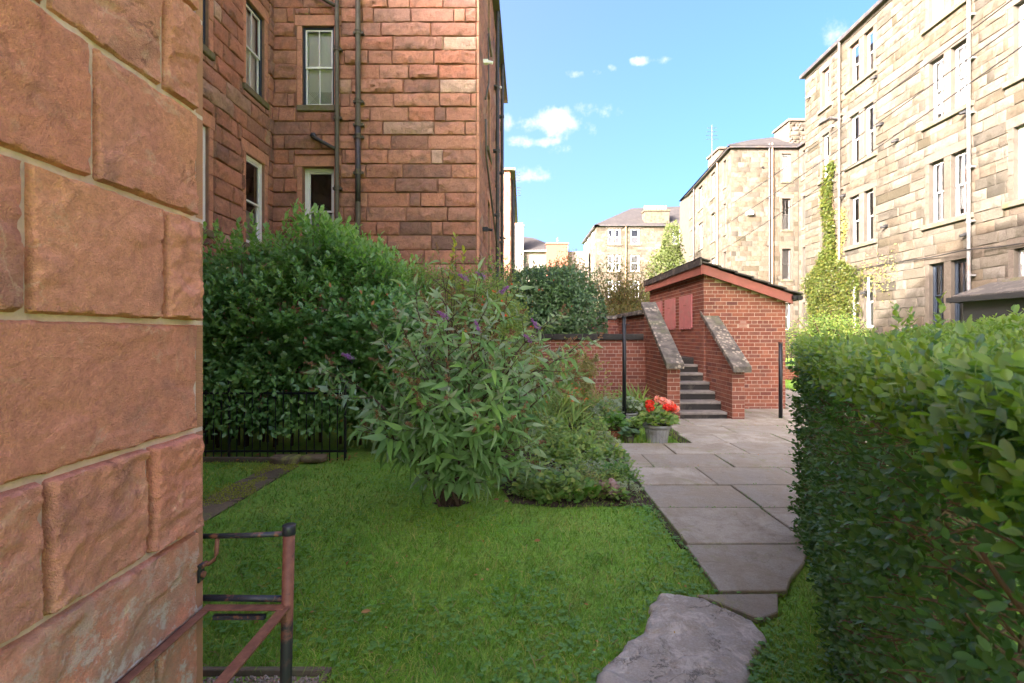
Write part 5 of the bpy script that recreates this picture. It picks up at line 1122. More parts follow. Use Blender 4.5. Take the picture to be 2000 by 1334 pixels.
for (p, d) in tips:
    l = random.uniform(.06,.13); k = 55; t_ = rng.uniform(0,1,k); dv = np.array(d); q = np.array(p)[None]+dv[None]*(t_*l)[:,None]+rng.normal(0,.011,(k,3))*(1.2-t_)[:,None]; TP.append(q); TD.append(rdir(k)+dv)
TP = np.vstack(TP); leaves('seed_heads', bu, M['seed_brown'], TP, np.vstack(TD), rdir(len(TP)), .019, DIAMOND)
for (px, py, Y) in ((915,546,4.5),(948,541,4.7),(976,573,4.3),(875,622,4.0),(1052,640,4.3),(937,648,4.0),(690,700,4.2),(1040,668,4.4)):
    p = np.array([(px-1011)*Y/930, Y, 1.53+(652-py)*Y/930]); d = unit(np.array([[random.uniform(-1,1), -.2, .4]]))[0]; k = 160; t_ = rng.uniform(0,1,k); q = p+d*(t_*.1)[:,None]+rng.normal(0,.012,(k,3))*(1.25-t_)[:,None]
    leaves('flower_spike', bu, M['purple_petal'], q, rdir(k)+d, rdir(k), .015, DIAMOND, kind=None)
# ------------------------------------------------------------------ round dark shrub on the terrace
ds = thing('round_shrub', 'dense dark green rounded shrub on the terrace above the brick retaining wall', 'shrub', (.75, 10.9, 1.3))
n = 15000; d = unit(rng.normal(size=(n,3))); lump = .84+.34*fbm(d*2.1+4, 4); c_ = np.array([.62,10.8,1.85]); P = c_+d*np.array([1.32,1.05,1.22])*lump[:,None]*(1-rng.exponential(.07,n))[:,None]
k = P[:,2] > 1.0; P = P[k]; d = d[k]; leaves('foliage', ds, M['dark_shrub'], P, d*.5+rdir(len(P),-.2), d+rdir(len(P))*.7, rng.uniform(.06,.1,len(P)), LOW)
n = 5000; d = unit(rng.normal(size=(n,3))); P = c_+d*np.array([1.0,.8,.95])*rng.uniform(.5,.95,n)[:,None]; leaves('inner_foliage', ds, M['dark_shrub'], P, rdir(n), rdir(n), .14, DIAMOND)
n = 220; a = rng.uniform(0,6.28,n); B_ = c_+np.stack([np.cos(a)*rng.uniform(.2,1.2,n), np.sin(a)*.7, rng.uniform(.5,1.0,n)],1); P, D, Nn = shoots(B_, unit(B_-c_)+np.array([0,0,.5]), rng.uniform(.15,.4,n), 9, 1.); leaves('upper_foliage', ds, M['dark_shrub'], P, D, Nn, .065, LOW)
tubes('trunk', M['bark'], ds, [(bez((.62,10.8,1.2),(.6,10.8,1.6),(.6+random.uniform(-.8,.8),10.8,2.5)), taper(.05,.01)) for k in range(9)], kind=None)
n = 50; P = c_+unit(rng.normal(size=(n,3))*np.array([1,.4,1])-np.array([0,.8,0]))*1.15; leaves('berries', ds, M['red_petal'], P, rdir(n), rdir(n), .035, DIAMOND)
# ------------------------------------------------------------------ flower bed
BED = [(-.05,4.28),(.3,4.18),(.75,4.2),(1.17,4.22),(1.2,6.45),(1.3,6.6),(1.3,7.2),(2.5,8.0),(2.6,9.75),(-.3,9.75),(-.5,6.6),(-.3,5.2)]
mb = MB(); mb.add([(x,y,.008) for x,y in BED], [tuple(range(len(BED)))]); tag(mb.build('flower_bed', M['soil']), kind='structure')
mb = MB(); mb.add([(-.6+.15*math.cos(a)*(1+.25*math.sin(3*a)), 4.27+.08*math.sin(a)*(1+.2*math.sin(2*a)), .006) for a in [i*.39 for i in range(16)]], [tuple(range(16))]); tag(mb.build('bare_soil', M['soil']), kind='structure')
def dome(c_, r, h, n, mat, size, tmpl, parent, name='foliage', up=.5, flat=.6, kind='stuff', ring=.0, singles=0):
    a = rng.uniform(0,6.283,n); rr = np.sqrt(rng.uniform(ring,1,n)); z = h*np.sqrt(np.clip(1-rr**2*.85,0,1))*rng.uniform(.45,1.05,n)
    P = np.array(c_)+np.stack([np.cos(a)*rr*r, np.sin(a)*rr*r, z],1); o_ = np.stack([np.cos(a), np.sin(a), np.full(n,up)],1)
    return leaves(name, parent, mat, P, o_*1.0+rng.normal(0,.35,(n,3)), np.stack([np.cos(a)*.3,np.sin(a)*.3-.3,np.full(n,flat+.4)],1)+rng.normal(0,.3,(n,3)), rng.uniform(size*.7,size*1.25,n), tmpl, kind=kind, singles=singles)
def plant(name, label, cat, c_, r, h, n, mat, size, tmpl, **k):
    t_ = thing(name, label, cat, (c_[0],c_[1],0)); dome((c_[0],c_[1],.01), r, h, n, M[mat], size, tmpl, t_, kind=None if n < 400 else 'stuff', **k)
    tubes('stems', M['green_stem'], t_, [([(c_[0],c_[1],0), (c_[0]+random.uniform(-.6,.6)*r, c_[1]+random.uniform(-.6,.6)*r, h*random.uniform(.5,.9))], [.003,.0015]) for _ in range(12)]); return t_
r_ = random.Random(9); cov = []
gc = thing('ground_cover', 'mass of mixed low green leaves filling the flower bed beside the path', 'ground cover', (.6,5.5,0)); gc['kind'] = 'stuff'
for k in range(120):
    y = r_.uniform(4.35,8.6); x0 = -.05 if y < 5 else -.3; x1 = 1.12 if y < 6.5 else 1.3+(y-7.2)*.8 if y > 7.2 else 1.2; x = r_.uniform(x0, max(x1,x0+.3)); r = r_.uniform(.1,.22); h = r_.uniform(.12,.3)+.14*max(0,(y-4.6))*.5
    if y > 5.2 and x < .45: h += .3
    mt, sz, tp = r_.choice([('bed',.045,ROUND),('bed',.05,OVAL),('bed',.035,LOW),('bed',.05,PINNATE),('grey_leaf',.05,PINNATE),('bed',.055,OVAL),('fuchsia',.04,LOW),('ochre_leaf',.035,PINNATE)])
    cov.append((x,y,r,h)); dome((x,y,.01), r, h, int(r_.uniform(90,170)), M[mt], sz, tp, gc)
for k in range(26):
    x = r_.uniform(-.02,1.12); y = r_.uniform(4.27,4.5)+.06*abs(x-.6); dome((x,y,.01), r_.uniform(.05,.11), r_.uniform(.05,.13), 70, M[r_.choice(['bed','bed','clover','fuchsia','bright_leaf'])], r_.choice([.025,.035,.045]), r_.choice([ROUND,OVAL,PINNATE]), gc)
plant('geranium_plant', 'clump of lobed green geranium leaves at the front left of the flower bed', 'plant', (.38,4.42), .24, .24, 260, 'bed', .055, ROUND)
plant('primrose_plant', 'bright green rosette of upright oval leaves between geranium leaves and pink-grey foliage', 'plant', (.61,4.36), .06, .07, 34, 'bright_leaf', .14, OVAL, up=1.1)
plant('heuchera_plant', 'pink and grey marbled heuchera at the front of the flower bed', 'plant', (.84,4.42), .13, .13, 110, 'heuchera', .06, ROUND)
plant('silver_plant', 'pale silvery-green lobed plant at the path corner of the flower bed', 'plant', (1.02,4.4), .14, .12, 110, 'grey_leaf', .06, PINNATE)
plant('trailing_plant', 'yellow-green trailing plant spilling over the slab edge', 'plant', (1.0,4.85), .17, .2, 240, 'bright_leaf', .035, ROUND)
plant('silver_plant', 'larger silvery plant beside the small pots at the bed corner', 'plant', (1.12,6.15), .2, .22, 240, 'grey_leaf', .06, PINNATE)
plant('leafy_plant', 'dark leafy clump midway along the slab edge', 'plant', (1.08,5.5), .18, .22, 220, 'bed', .06, OVAL)
cr = plant('crocosmia_plant', 'red crocosmia flowers on thin stems in front of the brick wall', 'plant', (.55,6.6), .38, .75, 260, 'bed', .2, STRAP, up=1.6)
P = np.stack([rng.uniform(.25,.95,22), rng.uniform(6.1,6.5,22), rng.uniform(.62,1.0,22)],1); P = np.repeat(P,5,0)+rng.normal(0,.015,(110,3)); leaves('flowers', cr, M['red_petal'], P, rdir(110), rdir(110), .026, DIAMOND)
as_ = plant('astilbe_plant', 'feathery straw-coloured astilbe plumes in front of the brick retaining wall', 'plant', (1.05,7.6), .42, .55, 420, 'bed', .08, PINNATE)
PP = []
for k in range(16):
    x0, y0, z0 = random.uniform(.75,1.35), random.uniform(7.4,7.8), random.uniform(.62,.9); t_ = rng.uniform(0,1,110); PP.append(np.array([x0,y0,z0])+np.stack([rng.normal(0,.035,110)*(1.1-t_)+.03*t_*(k%3-1), rng.normal(0,.035,110)*(1.1-t_), t_*.32],1))
PP = np.vstack(PP); leaves('plumes', as_, M['ochre_leaf'], PP, rdir(len(PP),.8), rdir(len(PP)), .035, LOW)
ml = thing('meadow_plants', 'tangle of brown and green seed stems between the buddleia and the retaining wall', 'plants', (.6,8.2,0)); ml['kind'] = 'stuff'
for k in range(60):
    x, y = random.uniform(-.4,1.2), random.uniform(7.0,9.4); dome((x,y,.01), .25, random.uniform(.6,1.45), 150, M[random.choice(['bed','fuchsia','ochre_leaf','fuchsia'])], .06, random.choice([LOW,PINNATE,OVAL_LOW]), ml)
stw = plant('strap_plant', 'arching strap-leaved plant against the steps wall', 'plant', (2.25,9.2), .2, .2, 90, 'bed', .34, STRAP, up=1.9)
stw = plant('strap_plant', 'arching strap-leaved plant left of the black pole against the brick wall', 'plant', (1.45,9.2), .2, .2, 80, 'ochre_leaf', .32, STRAP, up=1.9)
plant('leafy_plant', 'green clump at the foot of the steps wall behind the geranium pot', 'plant', (2.2,8.2), .3, .4, 260, 'bed', .07, OVAL)
plant('leafy_plant', 'low pale-edged clump in the grass just left of the black pole', 'plant', (1.35,7.5), .3, .38, 280, 'grey_leaf', .07, OVAL)
# ------------------------------------------------------------------ pots
def pot(name, label, c_, r, h, mat, flute=0, soil=.85):
    t_ = thing(name, label, 'plant pot', c_); g = MB(); w = .012
    g.lathe(c_, [(r*.72,0),(r*.78,h*.3),(r*.93,h*.86)], 40 if flute else 28, flute); g.build('body', M[mat], t_, not flute)
    g = MB(); g.lathe(c_, [(r*.93,h*.86),(r*1.03,h*.87),(r*1.04,h),(r*.95,h),(r*.93,h*.8)], 32); g.build('rim', M[mat], t_, True)
    g = MB(); g.lathe(c_, [(r*.93,h*soil),(r*.9,h*soil+.005)], 20); g.build('soil', M['soil'], t_); return t_
def geranium(label, c_, r, h, n, z, petals, mat='bed'):
    t_ = thing('geranium_plant' if petals else 'potted_plant', label, 'plant', (c_[0],c_[1],z))
    dome((c_[0],c_[1],z), r, h, n, M[mat], .062, ROUND, t_, kind=None, up=.2)
    tubes('stems', M['green_stem'], t_, [([(c_[0]+random.uniform(-.05,.05),c_[1],z-.03), (c_[0]+random.uniform(-1,1)*r, c_[1]+random.uniform(-.6,.6)*r, z+h*random.uniform(.3,.9))], [.004,.003]) for _ in range(16)])
    for (dx, dy, dz, mt) in petals:
        k = 60; d = unit(rng.normal(size=(k,3))); q = np.array([c_[0]+dx, c_[1]+dy, z+dz])+d*np.array([.042,.042,.032]); leaves('flower_head', t_, M[mt], q, d+rdir(k), d, .032, ROUND, kind=None)
        tubes('stems', M['green_stem'], t_, [([(c_[0]+dx*.5,c_[1]+dy*.5,z), (c_[0]+dx,c_[1]+dy,z+dz)], .003)])
    return t_
pot('plant_pot', 'large ribbed grey plastic pot holding the red geraniums', (1.95,6.66,.0), .19, .27, 'grey_pot', .035)
geranium('red and salmon-pink flowering geranium in the large grey pot', (1.95,6.66), .26, .2, 250, .25, [(-.12,-.05,.31,'red_petal'), (-.10,0,.25,'red_petal'), (.1,.05,.33,'pink_petal'), (.17,0,.30,'pink_petal'), (.13,-.05,.26,'red_petal'), (.22,.02,.25,'red_petal'), (.27,.05,.22,'pink_petal'), (.05,.1,.35,'pink_petal')])
pot('plant_pot', 'medium grey pot just behind the black pole', (1.86,7.98,.0), .15, .22, 'grey_pot', .03); geranium('leafy plant in the grey pot behind the black pole', (1.86,7.98), .22, .25, 160, .2, [], 'grey_leaf')
pot('plant_pot', 'shallow pale grey dish planter left of the black pole', (1.55,7.95,.12), .17, .12, 'grey_pot'); mb = MB(); mb.box(1.44,1.66,7.85,8.05,0,.118); tag(mb.build('plinth_block', M['step'], None, bevel=.006), 'low dark block under the grey dish planter', 'block')
geranium('blue-green leafy plant in the shallow grey dish', (1.55,7.95), .2, .22, 150, .23, [], 'grey_leaf')
pot('plant_pot', 'small olive glazed pot with brown patches at the edge of the paving', (1.55,6.66,.0), .085, .12, 'glazed_pot'); geranium('low dark rosette growing in the small glazed pot', (1.55,6.66), .09, .09, 70, .11, [], 'dark_shrub')
pot('plant_pot', 'terracotta pot half hidden behind the small glazed pot', (1.42,6.95,.0), .1, .13, 'terracotta'); geranium('bright green leafy plant in the half-hidden terracotta pot', (1.42,6.95), .15, .25, 120, .13, [], 'bright_leaf')
pot('plant_pot', 'little black pot behind the glazed pot', (1.72,7.1,.0), .09, .12, 'gutter'); geranium('small green plant in the little black pot', (1.72,7.1), .13, .14, 90, .11, [], 'bed')
# ------------------------------------------------------------------ privet hedge at the right
he = thing('privet_hedge', 'tall clipped privet hedge filling the right foreground beside the path', 'hedge', (2.2, 2, 0))
A0 = np.array([.48,.26]); B0 = np.array([2.06,3.42]); AB = B0-A0; NRM = np.array([-AB[1], AB[0]]); NRM = NRM/np.linalg.norm(NRM); LAB = np.linalg.norm(AB)
def htop(x, y): return 1.465 + .15*np.clip(((x-A0[0])*(-NRM[0])+(y-A0[1])*(-NRM[1])), 0, 1.2) + .05*(fbm(np.stack([x*2.2,y*2.2,x*0],1),3)-.5)*2
def fpt(u, z, dep): xy = A0[None]+AB[None]*u[:,None]-NRM[None]*dep[:,None]; return np.stack([xy[:,0], xy[:,1], z],1)
n3 = np.array([NRM[0],NRM[1],0])
n = 15500; u = rng.uniform(.0,1.0,n); z = rng.uniform(.02,1.44,n); q = np.stack([u*LAB*3.1, z*3.1, u*0+7],1); gap = fbm(q, 3); keep = rng.uniform(0,1,n) < np.clip((gap-.38)/.2, .08, 1)*np.where((z > .55) & (z < 1.3), .55, 1)*np.where((u < .3) & (z < .75), .55, 1)
u, z, gap = u[keep], z[keep], gap[keep]; n = len(u); dep = rng.exponential(.045,n)+.06-.16*(gap-.5); B_ = fpt(u, z, dep); ax = unit(n3*rng.uniform(.3,1.1,(n,1))+rng.normal(0,.45,(n,3))+np.array([0,0,.35]))
P, D, Nn = shoots(B_, ax, rng.uniform(.05,.11,n), 6, 1.15); fr_ = np.ones(len(P)); leaves('foliage', he, M['privet'], P, D, Nn+np.array([-.1,-.2,.5]), rng.uniform(.019,.03,len(P)), OVAL, singles=290)
# far end of the hedge
n = 2600; t_ = rng.uniform(0,1,n)**1.5; z = rng.uniform(.02,1.46,n); B_ = np.stack([B0[0]+t_*1.6, B0[1]+.05+t_*.3-rng.exponential(.06,n), z],1); ax = unit(np.array([-.3,1,.3])+rng.normal(0,.5,(n,3))); P, D, Nn = shoots(B_, ax, rng.uniform(.05,.1,n), 6, 1.15); leaves('end_foliage', he, M['privet'], P, D, Nn, rng.uniform(.025,.038,len(P)), OVAL_LOW)
# top: this year's growth
n = 7200; u = rng.uniform(0,1,n)**.8; dep = rng.uniform(-.02,1.25,n); xy = A0[None]+AB[None]*u[:,None]-NRM[None]*dep[:,None]; T_ = htop(xy[:,0], xy[:,1]); k = (xy[:,1] > .0); B_ = np.stack([xy[:,0],xy[:,1],T_-rng.exponential(.03,n)-.055],1)[k]; n = len(B_)
ax = unit(np.stack([rng.normal(0,.45,n), rng.normal(0,.45,n), np.ones(n)*.8],1)); P, D, Nn = shoots(B_, ax, rng.uniform(.04,.075,n), 7, 1.15); leaves('young_foliage', he, M['privet_new'], P, D, Nn, rng.uniform(.017,.027,len(P)), OVAL_LOW)
n = 700; u = rng.uniform(0,1,n); B_ = fpt(u, rng.uniform(1.28,1.45,n), rng.uniform(-.03,.03,n)); P, D, Nn = shoots(B_, unit(n3*.6+np.array([0,0,.9])+rng.normal(0,.3,(n,3))), rng.uniform(.05,.1,n), 7, 1.1); leaves('young_foliage', he, M['privet_new'], P, D, Nn, rng.uniform(.017,.027,len(P)), OVAL)
n = 26; u = rng.uniform(.0,1,n); dep = rng.uniform(.2,1.2,n); xy = A0[None]+AB[None]*u[:,None]-NRM[None]*dep[:,None]; B_ = np.stack([xy[:,0],xy[:,1],htop(xy[:,0],xy[:,1])-.02],1); P, D, Nn = shoots(B_, unit(np.stack([rng.normal(0,.25,n),rng.normal(0,.25,n),np.ones(n)],1)), rng.uniform(.08,.2,n), 9, 1.); leaves('sprigs', he, M['privet_new'], P, D, Nn, .038, OVAL)
n = 8000; u = rng.uniform(0.0,1,n)**.8; P = fpt(u, rng.uniform(.05,1.4,n), rng.uniform(.3,1.1,n)); leaves('inner_foliage', he, M['privet'], P, rdir(n), rdir(n), rng.uniform(.03,.05,n), OVAL_LOW)
L_ = []
for k in range(26):
    u0 = random.uniform(0,1); d0 = random.uniform(.12,.5); a = fpt(np.array([u0]), np.array([0.]), np.array([d0]))[0]; c_ = fpt(np.array([u0+random.uniform(-.06,.06)]), np.array([random.uniform(1.0,1.42)]), np.array([random.uniform(.05,.5)]))[0]; b_ = (a+c_)/2+np.array([random.uniform(-.1,.1),random.uniform(-.1,.1),.1])
    L_.append((bez(a,b_,c_,8), taper(.010,.004,8)))
for k in range(850):
    u0 = random.uniform(0,1); z0 = random.uniform(.1,1.35); a = fpt(np.array([u0]), np.array([z0]), np.array([random.uniform(.08,.3)]))[0]; c_ = fpt(np.array([u0+random.uniform(-.03,.03)]), np.array([z0+random.uniform(-.06,.16)]), np.array([random.uniform(-.03,.05)]))[0]; b_ = (a+c_)/2+np.array([random.uniform(-.03,.03) for _ in range(3)])
    L_.append((bez(a,b_,c_,5), taper(random.uniform(.0028,.005),.0015,5)))
for (u0, d0, zt) in ((.07,.2,1.2),(.13,.14,1.3),(.2,.22,1.25),(.3,.13,1.35),(.16,.3,1.1)):
    a = fpt(np.array([u0]), np.array([0.]), np.array([d0]))[0]; c_ = fpt(np.array([u0+random.uniform(-.03,.03)]), np.array([zt]), np.array([d0*.6]))[0]; b_ = (a+c_)/2+np.array([.04,-.03,.1]); L_.append((bez(a,b_,c_,9), taper(.017,.007,9)))
    for q in range(7):
        p = Vector(a).lerp(Vector(c_), random.uniform(.2,.9)); e = Vector(p)+Vector((random.uniform(-.07,.1), random.uniform(-.05,.08), random.uniform(.03,.2))); L_.append((bez(p, (p+e)/2+Vector((0,0,-.03)), e, 5), taper(.0075,.003,5)))
tubes('branches', M['pale_twig'], he, L_, 6)
# ------------------------------------------------------------------ creeper on the blond tenement
iv = thing('wall_creeper', 'bright yellow-green creeper climbing the blond tenement beyond the hedge', 'creeper', (12.6,19,0))
def wt(u, v, n_): return np.array([[*WT.p(float(a), float(b_), float(c_))] for a, b_, c_ in zip(u, v, n_)])
n = 15000; v = rng.uniform(0,5.0,n); hw = np.interp(v, [0,1.2,2.2,2.9,4.1,4.5,5.0], [1.3,1.4,1.5,2.0,1.8,.9,.4]); cu = np.interp(v, [0,2.5,5], [19.3,19.2,19.6]); hw = hw*(.55+.9*fbm(np.stack([v*1.7,v*0,np.sign(rng.uniform(-1,1,n))*9],1),3)); u = cu+hw*rng.uniform(-1,1,n)*rng.uniform(.85,1.12,n); lump = fbm(np.stack([u*1.5,v*1.5,u*0],1),3); P = wt(u, v, .12+.75*np.clip(1-np.abs(u-cu)/hw,0,1)**.6*np.clip((5-v)/2.5,.15,1)*lump+rng.normal(0,.04,n)); Nw = np.array(WT.N)
leaves('foliage', iv, M['ivy'], P, rdir(n,-.8)+Nw*.3, rdir(n)*.5+Nw, rng.uniform(.06,.11,n), OVAL_LOW)
n = 2300; v = rng.uniform(4.4,8.55,n); hw = np.interp(v, [4.4,5.5,7,8.2,8.6], [.6,.3,.36,.3,.12]); cu = 19.5+.12*np.sin(v*2); u = cu+hw*rng.uniform(-1,1,n); P = wt(u, v, .06+.14*rng.uniform(0,1,n)); leaves('climbing_foliage', iv, M['ivy'], P, rdir(n,-.8)+Nw*.3, rdir(n)*.5+Nw, rng.uniform(.07,.13,n), OVAL_LOW)
n = 900; v = rng.uniform(2.5,6.5,n); u = 18.75+rng.normal(0,.12,n)+.15*np.sin(v*3); P = wt(u, v, .03+.06*rng.uniform(0,1,n)); leaves('sparse_foliage', iv, M['ochre_leaf'], P, rdir(n,-.6), rdir(n)*.4+Nw, .09, OVAL_LOW)
n = 260; v = rng.normal(3.6,.35,n); u = rng.uniform(15.9,17.8,n); v = v+.1*np.sin(u*4); P = wt(u, v, .03+.05*rng.uniform(0,1,n)); leaves('sparse_foliage', iv, M['ochre_leaf'], P, rdir(n,-.6), rdir(n)*.4+Nw, .08, OVAL_LOW)
tubes('stems', M['bark'], iv, [([WT.p(19.5+random.uniform(-.3,.3)+.1*math.sin(i+k), i*.8, .04) for i in range(10)], .015) for k in range(6)])
# ------------------------------------------------------------------ far trees and shrubs
def crown(t_, mat, c_, r3, n, size, seed, tm=LOW, branches=12, bark='bark', base=None, name='crown', droop=0, shell=.35):
    d = unit(rng.normal(size=(n,3))); lump = .6+.75*fbm(d*1.9+seed, 4); P = np.array(c_)+d*np.array(r3)*lump[:,None]*(1-shell*rng.uniform(0,1,n)**1.3)[:,None]
    leaves(name, t_, M[mat], P, d*.4+rdir(n,-droop), rdir(n)+d*.5, rng.uniform(size*.7,size*1.3,n), tm)
    if base: tubes('trunk', M[bark], t_, [(bez(base, (base[0],base[1],(base[2]+c_[2])/2), (c_[0]+random.uniform(-.7,.7)*r3[0], c_[1]+random.uniform(-.5,.5)*r3[1], c_[2]+random.uniform(-.2,.8)*r3[2])), taper(.05,.012)) for _ in range(branches)], kind=None)
t_ = thing('garden_tree', 'feathery pale green tree rising behind the brick hut roof', 'tree', (11.2,35,0))
crown(t_, 'conifer', (11.1,35,5.6), (1.5,1.3,2.6), 5200, .17, 2, base=(11.1,35,0)); crown(t_, 'conifer', (11.3,35,7.9), (.75,.7,1.9), 2400, .15, 5, name='crown_top'); crown(t_, 'conifer', (10.6,34.6,4.2), (1.6,1.2,1.6), 2600, .16, 9, name='lower_crown')
t_ = thing('autumn_tree', 'thin branching tree with sparse yellow and rust leaves left of the hut', 'tree', (4.2,20,0))
crown(t_, 'autumn', (4.3,20,2.9), (1.8,1.2,1.8), 9000, .085, 3, shell=.9, base=(4.2,20,0), branches=34); 
t_ = thing('autumn_tree', 'second sparse yellowing tree nearest the corner of the hut roof', 'tree', (5.4,22,0)); crown(t_, 'autumn', (5.5,22,2.6), (1.4,1.1,1.5), 6000, .09, 8, shell=.9, base=(5.4,22,0), branches=20)
t_ = thing('background_shrub', 'yellow-green shrub in the distance just above the terrace wall', 'shrub', (4.0,16,0)); crown(t_, 'autumn', (3.7,16.5,1.6), (1.6,.8,1.1), 7000, .08, 4, shell=.6, base=(3.7,16.5,0), branches=10)
t_ = thing('background_shrub', 'orange-tinted distant shrub left of the far tenement', 'shrub', (2.0,24,0)); crown(t_, 'autumn', (2.6,24,4.0), (1.3,1.0,1.6), 5000, .1, 14, shell=.8, base=(2.6,24,0), branches=12)
t_ = thing('background_shrub', 'dull green shrub against the foot of the red wing', 'shrub', (-.7,9.6,0)); crown(t_, 'fuchsia', (-.6,9.3,1.7), (.9,.6,1.3), 5200, .06, 6, shell=.5, base=(-.6,9.3,0), branches=8)
t_ = thing('background_shrub', 'low green shrub at the foot of the creeper behind the hedge', 'shrub', (9.8,15,0)); crown(t_, 'fuchsia', (9.9,15,1.25), (1.5,.6,.95), 3800, .08, 7, shell=.5, base=(9.9,15,0), branches=8)
t_ = thing('background_shrub', 'tangled shrub growing through the distant railings beyond the hut', 'shrub', (8.6,16.5,0)); crown(t_, 'ochre_leaf', (8.7,16.4,1.0), (.8,.5,.8), 1800, .07, 11, shell=.8, base=(8.7,16.4,0), branches=10)
# ------------------------------------------------------------------ grass
def grass_mask(X, Y):
    ok = np.ones(X.shape, bool)
    for (x0,x1,y0,y1) in ((1.19,9,3.38,6.5),(2.36,9,6.5,9.5),(5.42,7.3,9.5,14.2),(-2.86,-2.54,.5,5.52),(-4.5,-.86,0,2.15),(2.6,4.1,8.3,14),(3.7,5.45,9.4,13.5),(-6,9,9.7,10)): ok &= ~((X > x0) & (X < x1) & (Y > y0) & (Y < y1))
    ok &= ~inpoly(X, Y, ROCK); ok &= ~inpoly(X, Y, TRI); ok &= ~(inpoly(X, Y, ROW0) & (distpoly(X, Y, ROW0) > .03*rng.uniform(0,1,X.shape))); ok &= ~(inpoly(X, Y, BED) & (Y < 6.6) & (distpoly(X, Y, BED) > .13*rng.uniform(0,1,X.shape)**2)); ok &= ~((Y > 5.78) & (X < 1.2))
    e = ((X+.6)/.45)**2+((Y-4.27)/.28)**2; ok &= ~(e < 1-rng.uniform(0,1.,X.shape)**.5); return ok
def blades(n, x0, x1, y0, y1, h, hs, seed, wfun, lean=.5):
    Y = 1/(1/y0-rng.uniform(0,1,n)*(1/y0-1/y1)); X = rng.uniform(0,1,n); lo = np.maximum(x0, -.70*Y); hi = np.minimum(x1, 1.1*Y); X = lo+(hi-lo)*X; k = grass_mask(X, Y) & (hi > lo); X, Y = X[k], Y[k]; n = len(X)
    q = np.stack([X*1.3,Y*1.3,X*0+seed],1); T_ = fbm(q,3); T2 = fbm(q*6,3); a = rng.uniform(0,6.283,n); hh = h*(.55+.9*T_+hs*(T2-.5))*rng.uniform(.6,1.3,n)
    w = wfun(Y)*rng.uniform(.7,1.3,n); ld = a+rng.normal(0,.8,n); cl = fbm(q*9+3,2)*12; ld = .6*ld+.4*cl*2; le = np.abs(rng.normal(lean,.35,n)); wx, wy = np.cos(a)*w, np.sin(a)*w; lx, ly = np.cos(ld)*le*hh, np.sin(ld)*le*hh
    Z0 = np.zeros(n); V = np.stack([np.stack([X-wx,Y-wy,Z0],1), np.stack([X+wx,Y+wy,Z0],1), np.stack([X-wx*.7+lx*.35,Y-wy*.7+ly*.35,hh*.6],1), np.stack([X+wx*.7+lx*.35,Y+wy*.7+ly*.35,hh*.6],1), np.stack([X+lx,Y+ly,hh*(1-.3*np.clip(le,0,1.5))],1)],1).reshape(-1,3)
    b0 = (np.arange(n)*5)[:,None]; F = np.concatenate([b0+np.array([[0,1,3]]), b0+np.array([[0,3,2]]), b0+np.array([[2,3,4]])],1).reshape(-1,3); return V, F
V1, F1 = blades(85000, -4.2, 2.3, 1.35, 5.8, .044, .9, 1, lambda Y: .0010+.0005*Y, lean=1.0)
o = bpy.data.objects.new('lawn_grass', mesh_np('lawn_grass', V1, F1, M['grass'])); COL.objects.link(o); tag(o, 'bright green lawn grass between the wall, the shrubs and the path', 'grass', kind='stuff')
V1, F1 = blades(30000, -1.5, 9, 5.8, 22, .08, .5, 2, lambda Y: .001+.0005*Y)
o = bpy.data.objects.new('far_grass', mesh_np('far_grass', V1, F1, M['grass'])); COL.objects.link(o); tag(o, 'grass around the pots and beyond the brick hut', 'grass', kind='stuff')
n = 9000; X = rng.uniform(-.9,1.7,n); Y = rng.uniform(1.5,4.2,n); dd = np.minimum(np.where(inpoly(X,Y,ROCK), 0, distpoly(X,Y,ROCK)), np.abs(X-1.19)); k = grass_mask(X,Y) & (rng.uniform(0,1,n) < np.exp(-dd/.13)); X, Y = X[k], Y[k]; n = len(X)
P = np.stack([X,Y,rng.uniform(.015,.04,n)],1); P = np.repeat(P,3,0); a = rng.uniform(0,6.283,n)[:,None]+np.array([[0,2.09,4.19]]); a = a.ravel(); D = np.stack([np.cos(a),np.sin(a),np.full(3*n,.15)],1); leaves('clover_patch', None, M['clover'], P, D, np.array([0,0,1.])+rng.normal(0,.2,(3*n,3)), rng.uniform(.009,.017,3*n), ROUND)
tag(bpy.data.objects['clover_patch'], 'small clover leaves creeping along the edges of the flagstones', 'clover', kind='stuff')
n = 5200; X = rng.uniform(-3,1.1,n); Y = 1/(1/1.9-rng.uniform(0,1,n)*(1/1.9-1/5.6)); cl = fbm(np.stack([X*1.6,Y*1.6,X*0+5],1), 3); k = grass_mask(X,Y) & (rng.uniform(0,1,n) < np.clip((cl-.5)/.12, 0, 1)); X, Y = X[k], Y[k]; n = len(X)
P = np.repeat(np.stack([X,Y,rng.uniform(.02,.045,n)],1),3,0); a = (rng.uniform(0,6.283,n)[:,None]+np.array([[0,2.09,4.19]])).ravel(); leaves('lawn_clover', None, M['clover'], P, np.stack([np.cos(a),np.sin(a),np.full(3*n,.15)],1), np.array([0,0,1.])+rng.normal(0,.2,(3*n,3)), rng.uniform(.008,.015,3*n)*(1+.12*Y.repeat(3)), ROUND)
tag(bpy.data.objects['lawn_clover'], 'small clover leaves mixed in patches through the lawn', 'clover', kind='stuff')
n = 900; X = rng.uniform(-3.3,1.1,n); Y = 1/(1/1.9-rng.uniform(0,1,n)*(1/1.9-1/5.6)); k = grass_mask(X,Y); X, Y = X[k], Y[k]; n = len(X); leaves('dry_blades', None, M['ochre_leaf'], np.stack([X,Y,rng.uniform(.02,.04,n)],1), rdir(n)*np.array([1,1,.3]), np.array([0,0,1.])+rdir(n)*.3, rng.uniform(.03,.07,n), STRAP); tag(bpy.data.objects['dry_blades'], 'pale dry grass blades lying in the lawn', 'dry grass', kind='stuff')
